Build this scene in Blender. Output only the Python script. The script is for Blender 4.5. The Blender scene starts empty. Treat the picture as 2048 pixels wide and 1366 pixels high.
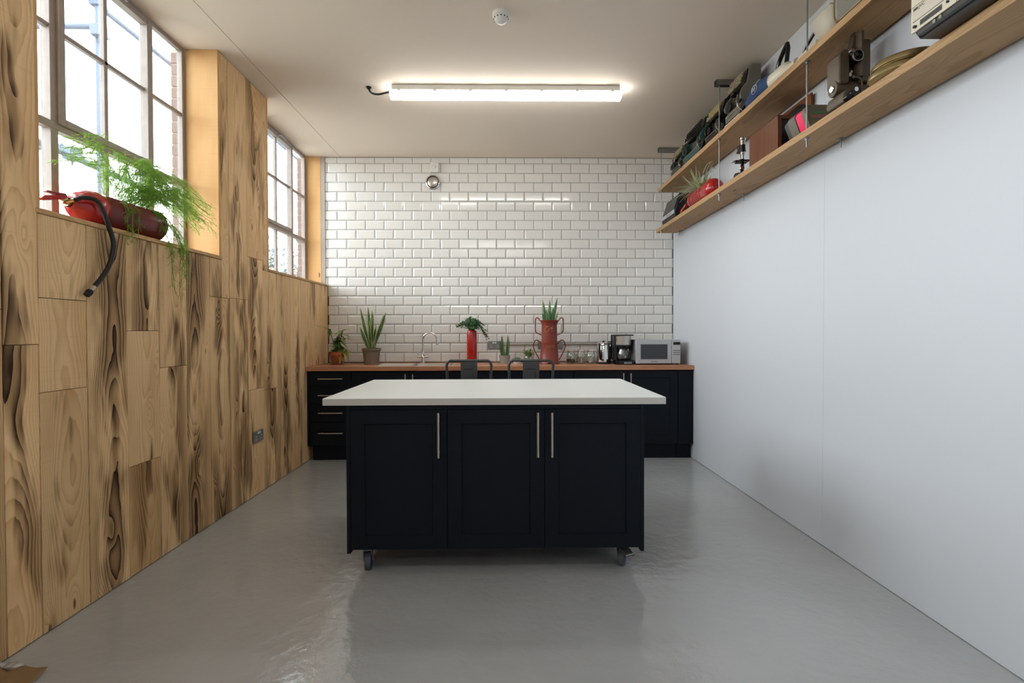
import bpy, bmesh, math, random
from mathutils import Vector, Matrix, noise
random.seed(7)
S = bpy.context.scene
COL = S.collection

# ------------------------------------------------------------------ camera
cam_d = bpy.data.cameras.new('camera')
cam = bpy.data.objects.new('camera', cam_d); COL.objects.link(cam); S.camera = cam
cam_d.sensor_width = 36.0
cam_d.lens = 1000.0 * 36.0 / 2048.0
cam_d.shift_y = -6.0 / 2048.0
cam_d.clip_start = 0.05
YAW, PIT, ROLL = math.atan(0.016), math.atan(0.014), 0.0026
fw = Vector((math.sin(YAW) * math.cos(PIT), math.cos(YAW) * math.cos(PIT), -math.sin(PIT)))
r0 = Vector((math.cos(YAW), -math.sin(YAW), 0)); u0 = r0.cross(fw)
cup = u0 * math.cos(ROLL) + r0 * math.sin(ROLL); crt = r0 * math.cos(ROLL) - u0 * math.sin(ROLL)
m = Matrix((crt, cup, -fw)).transposed().to_4x4(); m.translation = Vector((0, 0, 1.26))
cam.matrix_world = m

# ------------------------------------------------------------------ light and exposure
S.view_settings.view_transform = 'Standard'
S.view_settings.look = 'None'
S.view_settings.gamma = 1.0
S.view_settings.use_curve_mapping = False
S.view_settings.exposure = 0.28
W = bpy.data.worlds.new('overcast_sky'); S.world = W; W.use_nodes = True
wn = W.node_tree; wn.nodes.clear()
wo = wn.nodes.new('ShaderNodeOutputWorld'); wb = wn.nodes.new('ShaderNodeBackground')
tc = wn.nodes.new('ShaderNodeTexCoord'); sx = wn.nodes.new('ShaderNodeSeparateXYZ')
rmp = wn.nodes.new('ShaderNodeValToRGB')
rmp.color_ramp.elements[0].position = 0.46; rmp.color_ramp.elements[0].color = (0.34, 0.33, 0.32, 1)
rmp.color_ramp.elements[1].position = 0.54; rmp.color_ramp.elements[1].color = (0.90, 0.95, 1.0, 1)
mr = wn.nodes.new('ShaderNodeMapRange'); mr.inputs[1].default_value = -1; mr.inputs[2].default_value = 1
wn.links.new(tc.outputs['Generated'], sx.inputs[0]); wn.links.new(sx.outputs['Z'], mr.inputs[0])
wn.links.new(mr.outputs[0], rmp.inputs[0]); wn.links.new(rmp.outputs[0], wb.inputs[0])
wb.inputs[1].default_value = 16.5
wn.links.new(wb.outputs[0], wo.inputs[0])
S.cycles.max_bounces = 8
S.cycles.diffuse_bounces = 5
S.cycles.glossy_bounces = 3
S.cycles.use_adaptive_sampling = True
S.cycles.adaptive_threshold = 0.05
S.cycles.adaptive_min_samples = 20
S.cycles.sample_clamp_indirect = 6.0
S.cycles.caustics_reflective = False
S.cycles.caustics_refractive = False
TUBE_POWER = 16.0

# room figures
XL, XR, YB, YF, ZC = -1.917, 1.862, 5.48, -3.2, 3.157
XG = -2.135          # plane of the steel windows
ZS = 1.775           # sill
WIN = [(2.09, 3.43), (4.105, 5.47), (0.04, 1.415), (-2.02, -0.64)]

# portals guide the daylight through the window openings
for i, (a, b) in enumerate(WIN):
    ld = bpy.data.lights.new('daylight_portal', 'AREA'); ld.shape = 'RECTANGLE'
    ld.size = b - a; ld.size_y = ZC - ZS; ld.cycles.is_portal = True
    lo = bpy.data.objects.new('daylight_portal', ld); COL.objects.link(lo)
    lo.location = (XG - 0.08, (a + b) / 2, (ZC + ZS) / 2); lo.rotation_euler = (math.pi / 2, 0, -math.pi / 2)

# ------------------------------------------------------------------ node helpers
def newmat(name):
    mt = bpy.data.materials.new(name); mt.use_nodes = True
    nt = mt.node_tree; b = nt.nodes['Principled BSDF']
    return mt, nt, b
class NT:
    def __init__(s, nt): s.nt = nt
    def n(s, t, **k):
        x = s.nt.nodes.new(t)
        for a, v in k.items(): setattr(x, a, v)
        return x
    def l(s, a, b): s.nt.links.new(a, b)
    def put(s, v, inp):
        if hasattr(v, 'is_linked') or isinstance(v, bpy.types.NodeSocket): s.l(v, inp)
        else: inp.default_value = v
    def m(s, op, a, b=0.0, c=None, clamp=False):
        x = s.n('ShaderNodeMath', operation=op, use_clamp=clamp)
        s.put(a, x.inputs[0]); s.put(b, x.inputs[1])
        if c is not None: s.put(c, x.inputs[2])
        return x.outputs[0]
    def comb(s, a, b, c):
        x = s.n('ShaderNodeCombineXYZ'); s.put(a, x.inputs[0]); s.put(b, x.inputs[1]); s.put(c, x.inputs[2]); return x.outputs[0]
    def noise(s, vec, scale=1.0, detail=2.0, rough=0.5):
        x = s.n('ShaderNodeTexNoise'); s.l(vec, x.inputs['Vector']); x.inputs['Scale'].default_value = scale
        x.inputs['Detail'].default_value = detail; x.inputs['Roughness'].default_value = rough; return x.outputs['Fac']
    def mix(s, f, a, b, mode='MIX'):
        x = s.n('ShaderNodeMix', data_type='RGBA', blend_type=mode)
        s.put(f, x.inputs[0]); s.put(a, x.inputs[6]); s.put(b, x.inputs[7]); return x.outputs[2]
    def step(s, v, a, b):
        x = s.n('ShaderNodeMapRange', interpolation_type='SMOOTHSTEP'); s.put(v, x.inputs[0])
        s.put(a, x.inputs[1]); s.put(b, x.inputs[2]); return x.outputs[0]
def rgb(h, k=1.0):
    """sRGB 0-255 triple to linear"""
    o = []
    for c in h:
        c = c / 255.0
        o.append((c / 12.92 if c <= 0.04045 else ((c + 0.055) / 1.055) ** 2.4) * k)
    return (o[0], o[1], o[2], 1.0)

def plain(name, col, rough=0.5, metal=0.0, var=0.06, vscale=8.0, bump=0.0, coat=0.0, trans=0.0, ior=1.45, emit=None, es=0.0, sheen=0.0, alpha=1.0):
    mt, nt, b = newmat(name); g = NT(nt)
    c = rgb(col)
    tcn = g.n('ShaderNodeTexCoord')
    if trans < 0.5:
        nz = g.noise(tcn.outputs['Object'], vscale, 3.0)
        lo = tuple(x * (1 - var) for x in c[:3]) + (1,); hi = tuple(min(1, x * (1 + var)) for x in c[:3]) + (1,)
        g.l(g.mix(nz, lo, hi), b.inputs['Base Color'])
        g.l(g.m('ADD', g.m('MULTIPLY', nz, 0.12), rough - 0.06, clamp=True), b.inputs['Roughness'])
        if bump:
            bp = g.n('ShaderNodeBump'); bp.inputs['Strength'].default_value = bump; bp.inputs['Distance'].default_value = 0.002
            g.l(g.noise(tcn.outputs['Object'], vscale * 6, 4.0), bp.inputs['Height']); g.l(bp.outputs[0], b.inputs['Normal'])
    else:
        b.inputs['Base Color'].default_value = c; b.inputs['Roughness'].default_value = rough
    b.inputs['Metallic'].default_value = metal
    b.inputs['Coat Weight'].default_value = coat
    b.inputs['Transmission Weight'].default_value = trans; b.inputs['IOR'].default_value = ior
    if emit: b.inputs['Emission Color'].default_value = emit; b.inputs['Emission Strength'].default_value = es
    return mt

def wood(name, wa, la, light, mid, dark, burnk=1.0, rings=1.0, rough=0.62, colored=True):
    """pine with cathedral grain; wa/la = object axes across / along the board; object colour R = scorching, G = tone"""
    mt, nt, b = newmat(name); g = NT(nt)
    t = g.n('ShaderNodeTexCoord'); sp = g.n('ShaderNodeSeparateXYZ'); g.l(t.outputs['Object'], sp.inputs[0])
    oi = g.n('ShaderNodeObjectInfo'); seed = g.m('MULTIPLY', oi.outputs['Random'], 71.0)
    cs = g.n('ShaderNodeSeparateColor'); g.l(oi.outputs['Color'], cs.inputs[0])
    u = sp.outputs['XYZ'.index(wa)]; v = sp.outputs['XYZ'.index(la)]
    w3 = sp.outputs[3 - 'XYZ'.index(wa) - 'XYZ'.index(la)]
    uw = g.m('ADD', u, g.m('MULTIPLY', w3, 0.5))
    off = g.m('MULTIPLY', g.m('SUBTRACT', g.m('FRACT', g.m('MULTIPLY', oi.outputs['Random'], 13.7)), 0.5), 0.09)
    bend = g.m('MULTIPLY', g.m('SUBTRACT', g.noise(g.comb(seed, g.m('MULTIPLY', v, 1.3), 3.3), 1.0, 1.0), 0.5), 0.10)
    uc = g.m('ADD', g.m('ADD', uw, off), bend)
    n1 = g.noise(g.comb(seed, g.m('MULTIPLY', v, 0.95), 0.0), 1.0, 2.0, 0.45)
    n2 = g.noise(g.comb(g.m('MULTIPLY', uw, 9.0), g.m('MULTIPLY', v, 2.2), seed), 1.0, 3.0, 0.5)
    # knots
    vo = g.n('ShaderNodeTexVoronoi', feature='F1'); vo.inputs['Scale'].default_value = 1.0
    g.l(g.comb(g.m('MULTIPLY', uw, 7.0), g.m('MULTIPLY', v, 2.1), seed), vo.inputs['Vector'])
    d = vo.outputs['Distance']
    kn = g.m('POWER', g.step(d, 0.42, 0.0), 2.0)
    f = g.m('ADD', g.m('MULTIPLY', g.m('MULTIPLY', uc, uc), 430.0 * rings), g.m('MULTIPLY', n1, 15.0 * rings))
    f = g.m('ADD', f, g.m('MULTIPLY', n2, 2.4)); f = g.m('ADD', f, g.m('MULTIPLY', kn, 3.5))
    fr = g.m('FRACT', f)
    ring = g.m('MULTIPLY', g.m('POWER', fr, 2.2), g.step(fr, 1.0, 0.90))
    fine = g.noise(g.comb(g.m('MULTIPLY', uw, 260.0), g.m('MULTIPLY', v, 5.0), seed), 1.0, 2.0)
    saw = g.noise(g.comb(g.m('MULTIPLY', uw, 3.0), g.m('MULTIPLY', v, 150.0), seed), 1.0, 2.0)
    tone = g.noise(g.comb(g.m('MULTIPLY', uw, 5.0), g.m('MULTIPLY', v, 1.5), g.m('ADD', seed, 9.0)), 1.0, 2.0)
    base = g.mix(g.m('ADD', g.m('MULTIPLY', ring, 0.62), g.m('MULTIPLY', g.step(tone, 0.35, 0.75), 0.4), clamp=True), rgb(light), rgb(mid))
    base = g.mix(g.m('MULTIPLY', g.step(fine, 0.5, 0.8), 0.30), base, rgb(mid))
    base = g.mix(g.m('MULTIPLY', g.step(saw, 0.55, 0.75), 0.18), base, rgb(mid))
    knc = g.step(d, 0.075, 0.045)
    base = g.mix(g.m('MULTIPLY', knc, 0.8), base, rgb(dark))
    # scorching follows the grain
    bn = g.noise(g.comb(g.m('MULTIPLY', uc, 7.5), g.m('MULTIPLY', v, 1.25), g.m('ADD', seed, 31.0)), 1.0, 3.0, 0.55)
    edge = g.m('SUBTRACT', 1.0, g.m('MULTIPLY', g.m('MULTIPLY', uc, uc), 55.0), clamp=True)
    bamt = cs.outputs[0] if colored else 0.5
    thr = g.m('SUBTRACT', 0.65, g.m('MULTIPLY', bamt, 0.32))
    bm_ = g.step(bn, thr, g.m('ADD', thr, 0.15))
    bm_ = g.m('MULTIPLY', bm_, g.m('ADD', g.m('MULTIPLY', edge, 0.72), 0.28))
    bfac = g.m('MULTIPLY', bm_, g.m('ADD', g.m('MULTIPLY', g.m('POWER', fr, 1.6), 1.0), 0.10), clamp=True)
    bfac = g.m('MULTIPLY', bfac, burnk, clamp=True)
    half = g.mix(0.5, rgb(mid), rgb(tuple(int(c * 0.55) for c in mid)))
    base = g.mix(g.m('MULTIPLY', bm_, 0.8 * burnk, clamp=True), base, half)
    base = g.mix(bfac, base, rgb(dark))
    if colored:
        base = g.mix(g.m('MULTIPLY', g.m('SUBTRACT', 1.0, cs.outputs[1]), 0.75), base, half)
    rv = g.m('ADD', 0.90, g.m('MULTIPLY', oi.outputs['Random'], 0.16))
    hs = g.n('ShaderNodeHueSaturation'); g.l(rv, hs.inputs['Value']); g.l(base, hs.inputs['Color'])
    g.l(hs.outputs[0], b.inputs['Base Color'])
    b.inputs['Roughness'].default_value = rough
    b.inputs['Specular IOR Level'].default_value = 0.25
    bp = g.n('ShaderNodeBump'); bp.inputs['Strength'].default_value = 0.25; bp.inputs['Distance'].default_value = 0.002
    g.l(fine, bp.inputs['Height']); g.l(bp.outputs[0], b.inputs['Normal'])
    return mt

M = {}
M['burnt'] = wood('scorched_pine', 'Y', 'Z', (240, 206, 158), (200, 154, 102), (38, 17, 5))
M['pine_z'] = wood('pale_pine', 'X', 'Z', (226, 184, 128), (194, 134, 72), (110, 56, 20), burnk=0.0, rings=0.8)
M['pine_y'] = wood('shelf_pine', 'X', 'Y', (182, 148, 108), (146, 112, 76), (80, 52, 30), burnk=0.15, rings=0.7)
M['sillwood'] = wood('sill_pine', 'X', 'Y', (198, 160, 114), (160, 120, 78), (80, 50, 26), burnk=0.1, rings=0.7)
M['worktop'] = wood('oiled_worktop', 'Y', 'X', (196, 142, 108), (168, 114, 82), (82, 44, 26), burnk=0.15, rings=0.5, rough=0.42)
M['darkwood'] = wood('brown_veneer', 'X', 'Z', (112, 68, 42), (88, 50, 30), (40, 20, 10), burnk=0.2, rings=0.5, rough=0.4)
M['orangewood'] = wood('orange_veneer', 'X', 'Y', (124, 72, 36), (92, 48, 22), (40, 20, 10), burnk=0.3, rings=0.5, rough=0.4)
M['ceiling'] = plain('ceiling_paint', (226, 213, 198), 0.85, var=0.03, vscale=1.5)
M['wall'] = plain('white_wall_paint', (195, 198, 203), 0.6, var=0.02, vscale=1.2)
M['grout'] = plain('dark_grout', (50, 47, 46), 0.9)
M['shell'] = plain('outer_masonry', (170, 160, 150), 0.9)
M['steelwin'] = plain('aged_window_paint', (154, 143, 135), 0.5, var=0.2, vscale=20, bump=0.3)
M['navy'] = plain('navy_cabinet_paint', (15, 21, 29), 0.5, var=0.04)
M['navy'].node_tree.nodes['Principled BSDF'].inputs['Specular IOR Level'].default_value = 0.22
M['navy_dark'] = plain('navy_carcass', (14, 17, 22), 0.5, var=0.04)
M['steel'] = plain('brushed_steel', (196, 190, 182), 0.32, metal=1.0, var=0.05, vscale=30)
M['chrome'] = plain('chrome', (230, 230, 232), 0.10, metal=1.0, var=0.02)
M['zinc'] = plain('zinc_plated_steel', (150, 152, 150), 0.4, metal=0.9, var=0.15, vscale=25)
M['white_top'] = plain('white_laminate', (228, 231, 229), 0.32, var=0.02, vscale=3)
M['white_edge'] = plain('white_edge_band', (190, 188, 182), 0.5, var=0.05, vscale=12)
M['black'] = plain('black_plastic', (22, 22, 23), 0.4, var=0.1)
M['gloss_black'] = plain('gloss_black', (14, 14, 15), 0.15, var=0.1)
M['rubber'] = plain('grey_rubber', (84, 86, 96), 0.6)
M['blue_core'] = plain('blue_wheel_core', (24, 52, 120), 0.45)
M['gunmetal'] = plain('gunmetal_paint', (70, 72, 73), 0.42, metal=0.2, var=0.06)
M['red'] = plain('red_enamel', (164, 30, 27), 0.25, var=0.08, coat=0.4)
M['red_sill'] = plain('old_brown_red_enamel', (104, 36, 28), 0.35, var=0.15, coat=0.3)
M['red_dark'] = plain('dull_red_enamel', (132, 40, 32), 0.4, var=0.15, coat=0.1)
M['brick_red'] = plain('rust_red_enamel', (128, 56, 43), 0.42, var=0.12, vscale=12)
M['gold_paint'] = plain('gold_lettering', (190, 132, 78), 0.5)
M['terracotta'] = plain('terracotta', (164, 84, 54), 0.8, var=0.15, vscale=14)
M['taupe'] = plain('taupe_plastic', (122, 108, 92), 0.6, var=0.05)
M['grey_pot'] = plain('grey_stoneware', (152, 148, 140), 0.65, var=0.08)
M['white_pot'] = plain('white_stoneware', (206, 204, 200), 0.5, var=0.04)
M['soil'] = plain('potting_soil', (52, 38, 28), 0.95, var=0.4, vscale=60, bump=0.6)
M['glass'] = plain('clear_glass', (245, 250, 248), 0.02, trans=1.0, ior=1.45)
M['plastic_white'] = plain('white_plastic', (222, 220, 214), 0.4, var=0.02)
M['cream'] = plain('cream_plastic', (206, 198, 178), 0.4, var=0.06)
M['cream_key'] = plain('cream_keys', (190, 172, 116), 0.5, var=0.15, vscale=40)
M['grey_key'] = plain('beige_keys', (164, 152, 124), 0.5, var=0.2, vscale=40)
M['teal'] = plain('teal_enamel', (54, 82, 80), 0.4, var=0.1)
M['type_grey'] = plain('warm_grey_enamel', (104, 100, 90), 0.42, var=0.1)
M['type_black'] = plain('black_enamel', (30, 28, 27), 0.3, var=0.15)
M['type_dark'] = plain('charcoal_enamel', (66, 64, 62), 0.4, var=0.1)
M['proj'] = plain('brown_hammered_enamel', (82, 70, 55), 0.42, metal=0.3, var=0.2, vscale=60, bump=0.4)
M['brass'] = plain('brassy_tin', (172, 152, 108), 0.3, metal=0.9, var=0.15, vscale=10)
M['bluebag'] = plain('blue_cloth_bag', (34, 60, 98), 0.8, var=0.15, vscale=25, bump=0.4)
M['pink'] = plain('hot_pink_plastic', (240, 40, 96), 0.4, emit=None)
M['olive'] = plain('olive_brown_plastic', (112, 102, 84), 0.45)
M['green_lbl'] = plain('green_print', (70, 140, 84), 0.5)
M['rose_lbl'] = plain('faded_rose_print', (150, 96, 88), 0.5)
M['silver_pl'] = plain('silver_plastic', (186, 188, 190), 0.38, metal=0.35, var=0.03)
M['mesh_grey'] = plain('grey_speaker_mesh', (150, 146, 138), 0.6, var=0.3, vscale=120)
M['darkglass'] = plain('dark_screen', (48, 50, 56), 0.12, coat=0.5, var=0.03)
M['sugar'] = plain('white_sugar', (226, 222, 216), 0.8)
M['teabag'] = plain('brown_tea', (74, 50, 36), 0.8)
M['kraft'] = plain('kraft_card', (136, 108, 74), 0.85, var=0.12, vscale=6)
M['socket'] = plain('anthracite_plate', (128, 130, 130), 0.4, metal=0.1)
M['scaf'] = plain('galvanised_scaffold', (96, 108, 128), 0.6, metal=0.0, var=0.2, vscale=6)
M['brick'] = plain('weathered_brick', (132, 112, 106), 0.9, var=0.25, vscale=10, bump=0.3)
M['pave'] = plain('grey_paving', (150, 148, 142), 0.9, var=0.15, vscale=2)
M['light_on'] = plain('lit_diffuser', (255, 255, 250), 0.4, emit=(1.0, 0.99, 0.96, 1), es=TUBE_POWER)
M['grey_board'] = plain('pale_board', (196, 188, 172), 0.7)
M['bark'] = plain('plant_stem', (96, 92, 50), 0.8, var=0.2, vscale=30)

def leafmat(name, c1, c2, edge=None, rough=0.45, scale=9.0, trl=0.25):
    mt, nt, b = newmat(name); g = NT(nt)
    uv = g.n('ShaderNodeUVMap'); s = g.n('ShaderNodeSeparateXYZ'); g.l(uv.outputs[0], s.inputs[0])
    t = g.n('ShaderNodeTexCoord')
    band = g.noise(g.comb(g.m('MULTIPLY', s.outputs[0], 1.2), g.m('MULTIPLY', s.outputs[1], scale), 0.0), 1.0, 3.0)
    col = g.mix(g.step(band, 0.40, 0.62), rgb(c1), rgb(c2))
    if edge:
        e = g.m('ABSOLUTE', g.m('SUBTRACT', s.outputs[0], 0.5))
        col = g.mix(g.step(e, 0.33, 0.38), col, rgb(edge))
    g.l(col, b.inputs['Base Color']); b.inputs['Roughness'].default_value = rough
    if trl:
        tr = g.n('ShaderNodeBsdfTranslucent'); g.l(col, tr.inputs[0]); mx = g.n('ShaderNodeMixShader'); mx.inputs[0].default_value = trl
        out = nt.nodes['Material Output']; g.l(b.outputs[0], mx.inputs[1]); g.l(tr.outputs[0], mx.inputs[2]); g.l(mx.outputs[0], out.inputs[0])
    return mt
M['fern'] = leafmat('asparagus_fern', (122, 164, 56), (164, 196, 86), trl=0.45)
M['snake_y'] = leafmat('variegated_snake_leaf', (62, 94, 60), (104, 132, 88), edge=(196, 200, 128), trl=0.1)
M['snake_g'] = leafmat('green_snake_leaf', (66, 104, 62), (112, 146, 94), trl=0.1)
M['pothos'] = leafmat('pothos_leaf', (98, 140, 52), (168, 190, 76), trl=0.3, scale=3.0)
M['pothos_dark'] = leafmat('dark_pothos_leaf', (58, 98, 48), (92, 130, 60), trl=0.2, scale=3.0)
M['pothos_sick'] = leafmat('yellowing_leaf', (196, 150, 54), (170, 96, 40), trl=0.3, scale=3.0)
M['pothos_pale'] = leafmat('pale_leaf', (176, 192, 150), (206, 214, 184), trl=0.4, scale=3.0)
M['succ'] = leafmat('blue_green_succulent', (92, 140, 100), (156, 190, 156), trl=0.1, scale=3.0)
M['spider'] = leafmat('spider_plant_leaf', (158, 174, 116), (192, 202, 152), edge=(232, 230, 204), trl=0.3)
M['jade'] = leafmat('bright_small_leaf', (116, 156, 84), (166, 194, 118), trl=0.2, scale=3.0)
M['shrub'] = leafmat('outdoor_leaves', (92, 116, 122), (130, 150, 150), trl=0.3)

# tiles: glossy glaze
def tilemat():
    mt, nt, b = newmat('white_glazed_tile'); g = NT(nt)
    oi = g.n('ShaderNodeObjectInfo'); hs = g.n('ShaderNodeHueSaturation'); hs.inputs['Color'].default_value = rgb((226, 224, 219))
    g.l(g.m('ADD', 0.97, g.m('MULTIPLY', oi.outputs['Random'], 0.05)), hs.inputs['Value']); g.l(hs.outputs[0], b.inputs['Base Color'])
    b.inputs['Roughness'].default_value = 0.09
    t = g.n('ShaderNodeTexCoord'); bp = g.n('ShaderNodeBump'); bp.inputs['Strength'].default_value = 0.07; bp.inputs['Distance'].default_value = 0.003
    g.l(g.noise(t.outputs['Object'], 12.0, 1.0), bp.inputs['Height']); g.l(bp.outputs[0], b.inputs['Normal'])
    return mt
M['tile'] = tilemat()
def panemat():
    mt, nt, b = newmat('window_glass'); g = NT(nt)
    nt.nodes.remove(b); t = g.n('ShaderNodeBsdfTransparent'); gl = g.n('ShaderNodeBsdfGlossy'); gl.inputs['Roughness'].default_value = 0.02
    fr = g.n('ShaderNodeFresnel'); fr.inputs[0].default_value = 1.45; t.inputs[0].default_value = (0.93, 0.95, 0.95, 1)
    mx = g.n('ShaderNodeMixShader'); g.l(g.m('MULTIPLY', fr.outputs[0], 0.7), mx.inputs[0]); g.l(t.outputs[0], mx.inputs[1]); g.l(gl.outputs[0], mx.inputs[2])
    g.l(mx.outputs[0], nt.nodes['Material Output'].inputs[0]); return mt
M['pane'] = panemat()
def thinglass():
    mt, nt, b = newmat('thin_clear_glass'); g = NT(nt)
    nt.nodes.remove(b); t = g.n('ShaderNodeBsdfTransparent'); gl = g.n('ShaderNodeBsdfGlossy'); gl.inputs['Roughness'].default_value = 0.03
    lw = g.n('ShaderNodeLayerWeight'); lw.inputs[0].default_value = 0.35; t.inputs[0].default_value = (0.93, 0.95, 0.94, 1)
    mx = g.n('ShaderNodeMixShader'); g.l(g.m('ADD', 0.06, g.m('MULTIPLY', lw.outputs['Facing'], 0.45)), mx.inputs[0]); g.l(t.outputs[0], mx.inputs[1]); g.l(gl.outputs[0], mx.inputs[2])
    g.l(mx.outputs[0], nt.nodes['Material Output'].inputs[0]); return mt
M['glass'] = thinglass()
def floormat():
    mt, nt, b = newmat('grey_resin_floor'); g = NT(nt)
    t = g.n('ShaderNodeTexCoord'); o = t.outputs['Object']
    n1 = g.noise(o, 1.1, 4.0); n2 = g.noise(o, 9.0, 5.0, 0.6)
    c = g.mix(g.step(n1, 0.3, 0.7), rgb((160, 162, 163)), rgb((171, 173, 173)))
    spk = g.step(g.noise(o, 140.0, 1.0), 0.80, 0.83)
    c = g.mix(g.m('MULTIPLY', spk, 0.5), c, rgb((180, 178, 170)))
    g.l(c, b.inputs['Base Color'])
    g.l(g.m('ADD', 0.03, g.m('MULTIPLY', n2, 0.10)), b.inputs['Roughness'])
    b.inputs['Specular IOR Level'].default_value = 0.72
    bp = g.n('ShaderNodeBump'); bp.inputs['Strength'].default_value = 0.4; bp.inputs['Distance'].default_value = 0.006
    h = g.m('ADD', g.m('MULTIPLY', g.noise(o, 4.0, 2.0), 1.0), g.m('MULTIPLY', g.noise(o, 17.0, 4.0, 0.55), 1.5))
    g.l(h, bp.inputs['Height']); g.l(bp.outputs[0], b.inputs['Normal'])
    return mt
M['floor'] = floormat()

# ------------------------------------------------------------------ mesh helpers
def box(bm, x0, x1, y0, y1, z0, z1):
    v = [bm.verts.new(p) for p in ((x0, y0, z0), (x1, y0, z0), (x1, y1, z0), (x0, y1, z0), (x0, y0, z1), (x1, y0, z1), (x1, y1, z1), (x0, y1, z1))]
    for f in ((0, 3, 2, 1), (4, 5, 6, 7), (0, 1, 5, 4), (1, 2, 6, 5), (2, 3, 7, 6), (3, 0, 4, 7)): bm.faces.new([v[i] for i in f])
    return v
def BX(x0, x1, y0, y1, z0, z1):
    bm = bmesh.new(); box(bm, min(x0, x1), max(x0, x1), min(y0, y1), max(y0, y1), min(z0, z1), max(z0, z1)); return bm
def prism(bm, pts, axis, a, b):
    """closed polygon pts in the two other axes, extruded along axis from a to b"""
    def P(p, t):
        q = list(p); q.insert('xyz'.index(axis), t); return q
    A = [bm.verts.new(P(p, a)) for p in pts]; B = [bm.verts.new(P(p, b)) for p in pts]; n = len(pts)
    bm.faces.new(A); bm.faces.new(B[::-1])
    for i in range(n): bm.faces.new((A[i], B[i], B[(i + 1) % n], A[(i + 1) % n]))
def rrect(x0, x1, y0, y1, r, n=5):
    p = []
    for cx, cy, a0 in ((x1 - r, y1 - r, 0), (x0 + r, y1 - r, 90), (x0 + r, y0 + r, 180), (x1 - r, y0 + r, 270)):
        for i in range(n + 1):
            a = math.radians(a0 + 90 * i / n); p.append((cx + r * math.cos(a), cy + r * math.sin(a)))
    return p
def tube(bm, pts, r, seg=8, closed=False, caps=True):
    pts = [Vector(p) for p in pts]; n = len(pts); rs = r if isinstance(r, (list, tuple)) else [r] * n
    rings = []; prev = None
    for i, p in enumerate(pts):
        if closed: t = pts[(i + 1) % n] - pts[i - 1]
        else: t = pts[min(i + 1, n - 1)] - pts[max(i - 1, 0)]
        t.normalize()
        if prev is None:
            a = Vector((0, 0, 1)) if abs(t.z) < 0.9 else Vector((1, 0, 0)); nx = t.cross(a).normalized()
        else:
            nx = (prev - t * prev.dot(t)).normalized()
        prev = nx; ny = t.cross(nx)
        rings.append([bm.verts.new(p + (nx * math.cos(2 * math.pi * k / seg) + ny * math.sin(2 * math.pi * k / seg)) * rs[i]) for k in range(seg)])
    for i in range(n if closed else n - 1):
        A, B = rings[i], rings[(i + 1) % n]
        for k in range(seg): bm.faces.new((A[k], A[(k + 1) % seg], B[(k + 1) % seg], B[k]))
    if caps and not closed:
        bm.faces.new(rings[0][::-1]); bm.faces.new(rings[-1])
def cyl(bm, a, b, r, seg=20): tube(bm, [a, b], r, seg)
def lathe(bm, prof, seg=28, c=(0, 0, 0), axis='z', cap=True):
    """profile of (radius, height) round an axis"""
    rings = []
    for r, h in prof:
        ring = []
        for k in range(seg):
            a = 2 * math.pi * k / seg; x, y = r * math.cos(a), r * math.sin(a)
            p = {'z': (x, y, h), 'y': (x, h, y), 'x': (h, x, y)}[axis]
            ring.append(bm.verts.new((c[0] + p[0], c[1] + p[1], c[2] + p[2])))
        rings.append(ring)
    for A, B in zip(rings[:-1], rings[1:]):
        for k in range(seg): bm.faces.new((A[k], A[(k + 1) % seg], B[(k + 1) % seg], B[k]))
    if cap:
        bm.faces.new(rings[0][::-1]); bm.faces.new(rings[-1])
def smoothpath(ctrl, n=8):
    """Catmull-Rom through control points"""
    P = [Vector(p) for p in ctrl]; P = [P[0] * 2 - P[1]] + P + [P[-1] * 2 - P[-2]]; out = []
    for i in range(1, len(P) - 2):
        for k in range(n):
            t = k / n; a, b, c, d = P[i - 1:i + 3]
            out.append(0.5 * ((2 * b) + (c - a) * t + (2 * a - 5 * b + 4 * c - d) * t * t + (3 * b - a - 3 * c + d) * t ** 3))
    out.append(P[-2]); return out
def obj(name, bm, mat, parent=None, loc=(0, 0, 0), bevel=0.0, sharp=35, solid=0.0, seg=2, rot=None):
    me = bpy.data.meshes.new(name)
    bmesh.ops.recalc_face_normals(bm, faces=bm.faces) if not solid else None
    lim = math.radians(sharp)
    for f in bm.faces: f.smooth = True
    for e in bm.edges:
        if len(e.link_faces) == 2 and e.calc_face_angle(0) > lim: e.smooth = False
    bm.to_mesh(me); bm.free()
    o = bpy.data.objects.new(name, me); COL.objects.link(o); o.location = loc
    if rot: o.rotation_euler = rot
    if mat: me.materials.append(M[mat] if isinstance(mat, str) else mat)
    if parent: o.parent = parent
    if bevel:
        b = o.modifiers.new('bevel', 'BEVEL'); b.width = bevel; b.segments = seg; b.limit_method = 'ANGLE'; b.angle_limit = math.radians(40); b.harden_normals = False
    if solid:
        s = o.modifiers.new('solidify', 'SOLIDIFY'); s.thickness = solid
    return o
def thing(name, label, cat, loc=(0, 0, 0), rotz=0.0, group=None, rot=None):
    o = bpy.data.objects.new(name, None); COL.objects.link(o); o.location = loc; o.rotation_euler = rot or (0, 0, rotz)
    o.empty_display_size = 0.05
    o['label'] = label; o['category'] = cat
    if group: o['group'] = group
    return o
def tag(o, label, cat, group=None):
    o['label'] = label; o['category'] = cat
    if group: o['group'] = group
    return o
def struct(name, bm, mat, parent=None, **k):
    o = obj(name, bm, mat, parent, **k)
    if parent is None: o['kind'] = 'structure'
    return o
def dup(root, loc, rotz=0.0, label=None, group=None):
    r = root.copy(); COL.objects.link(r); r.location = loc; r.rotation_euler = (0, 0, rotz)
    if label: r['label'] = label
    if group: r['group'] = group
    for ch in list(root.children):
        c = ch.copy(); COL.objects.link(c); c.parent = r
        for g2 in ch.children:
            d = g2.copy(); COL.objects.link(d); d.parent = c
    return r
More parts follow.
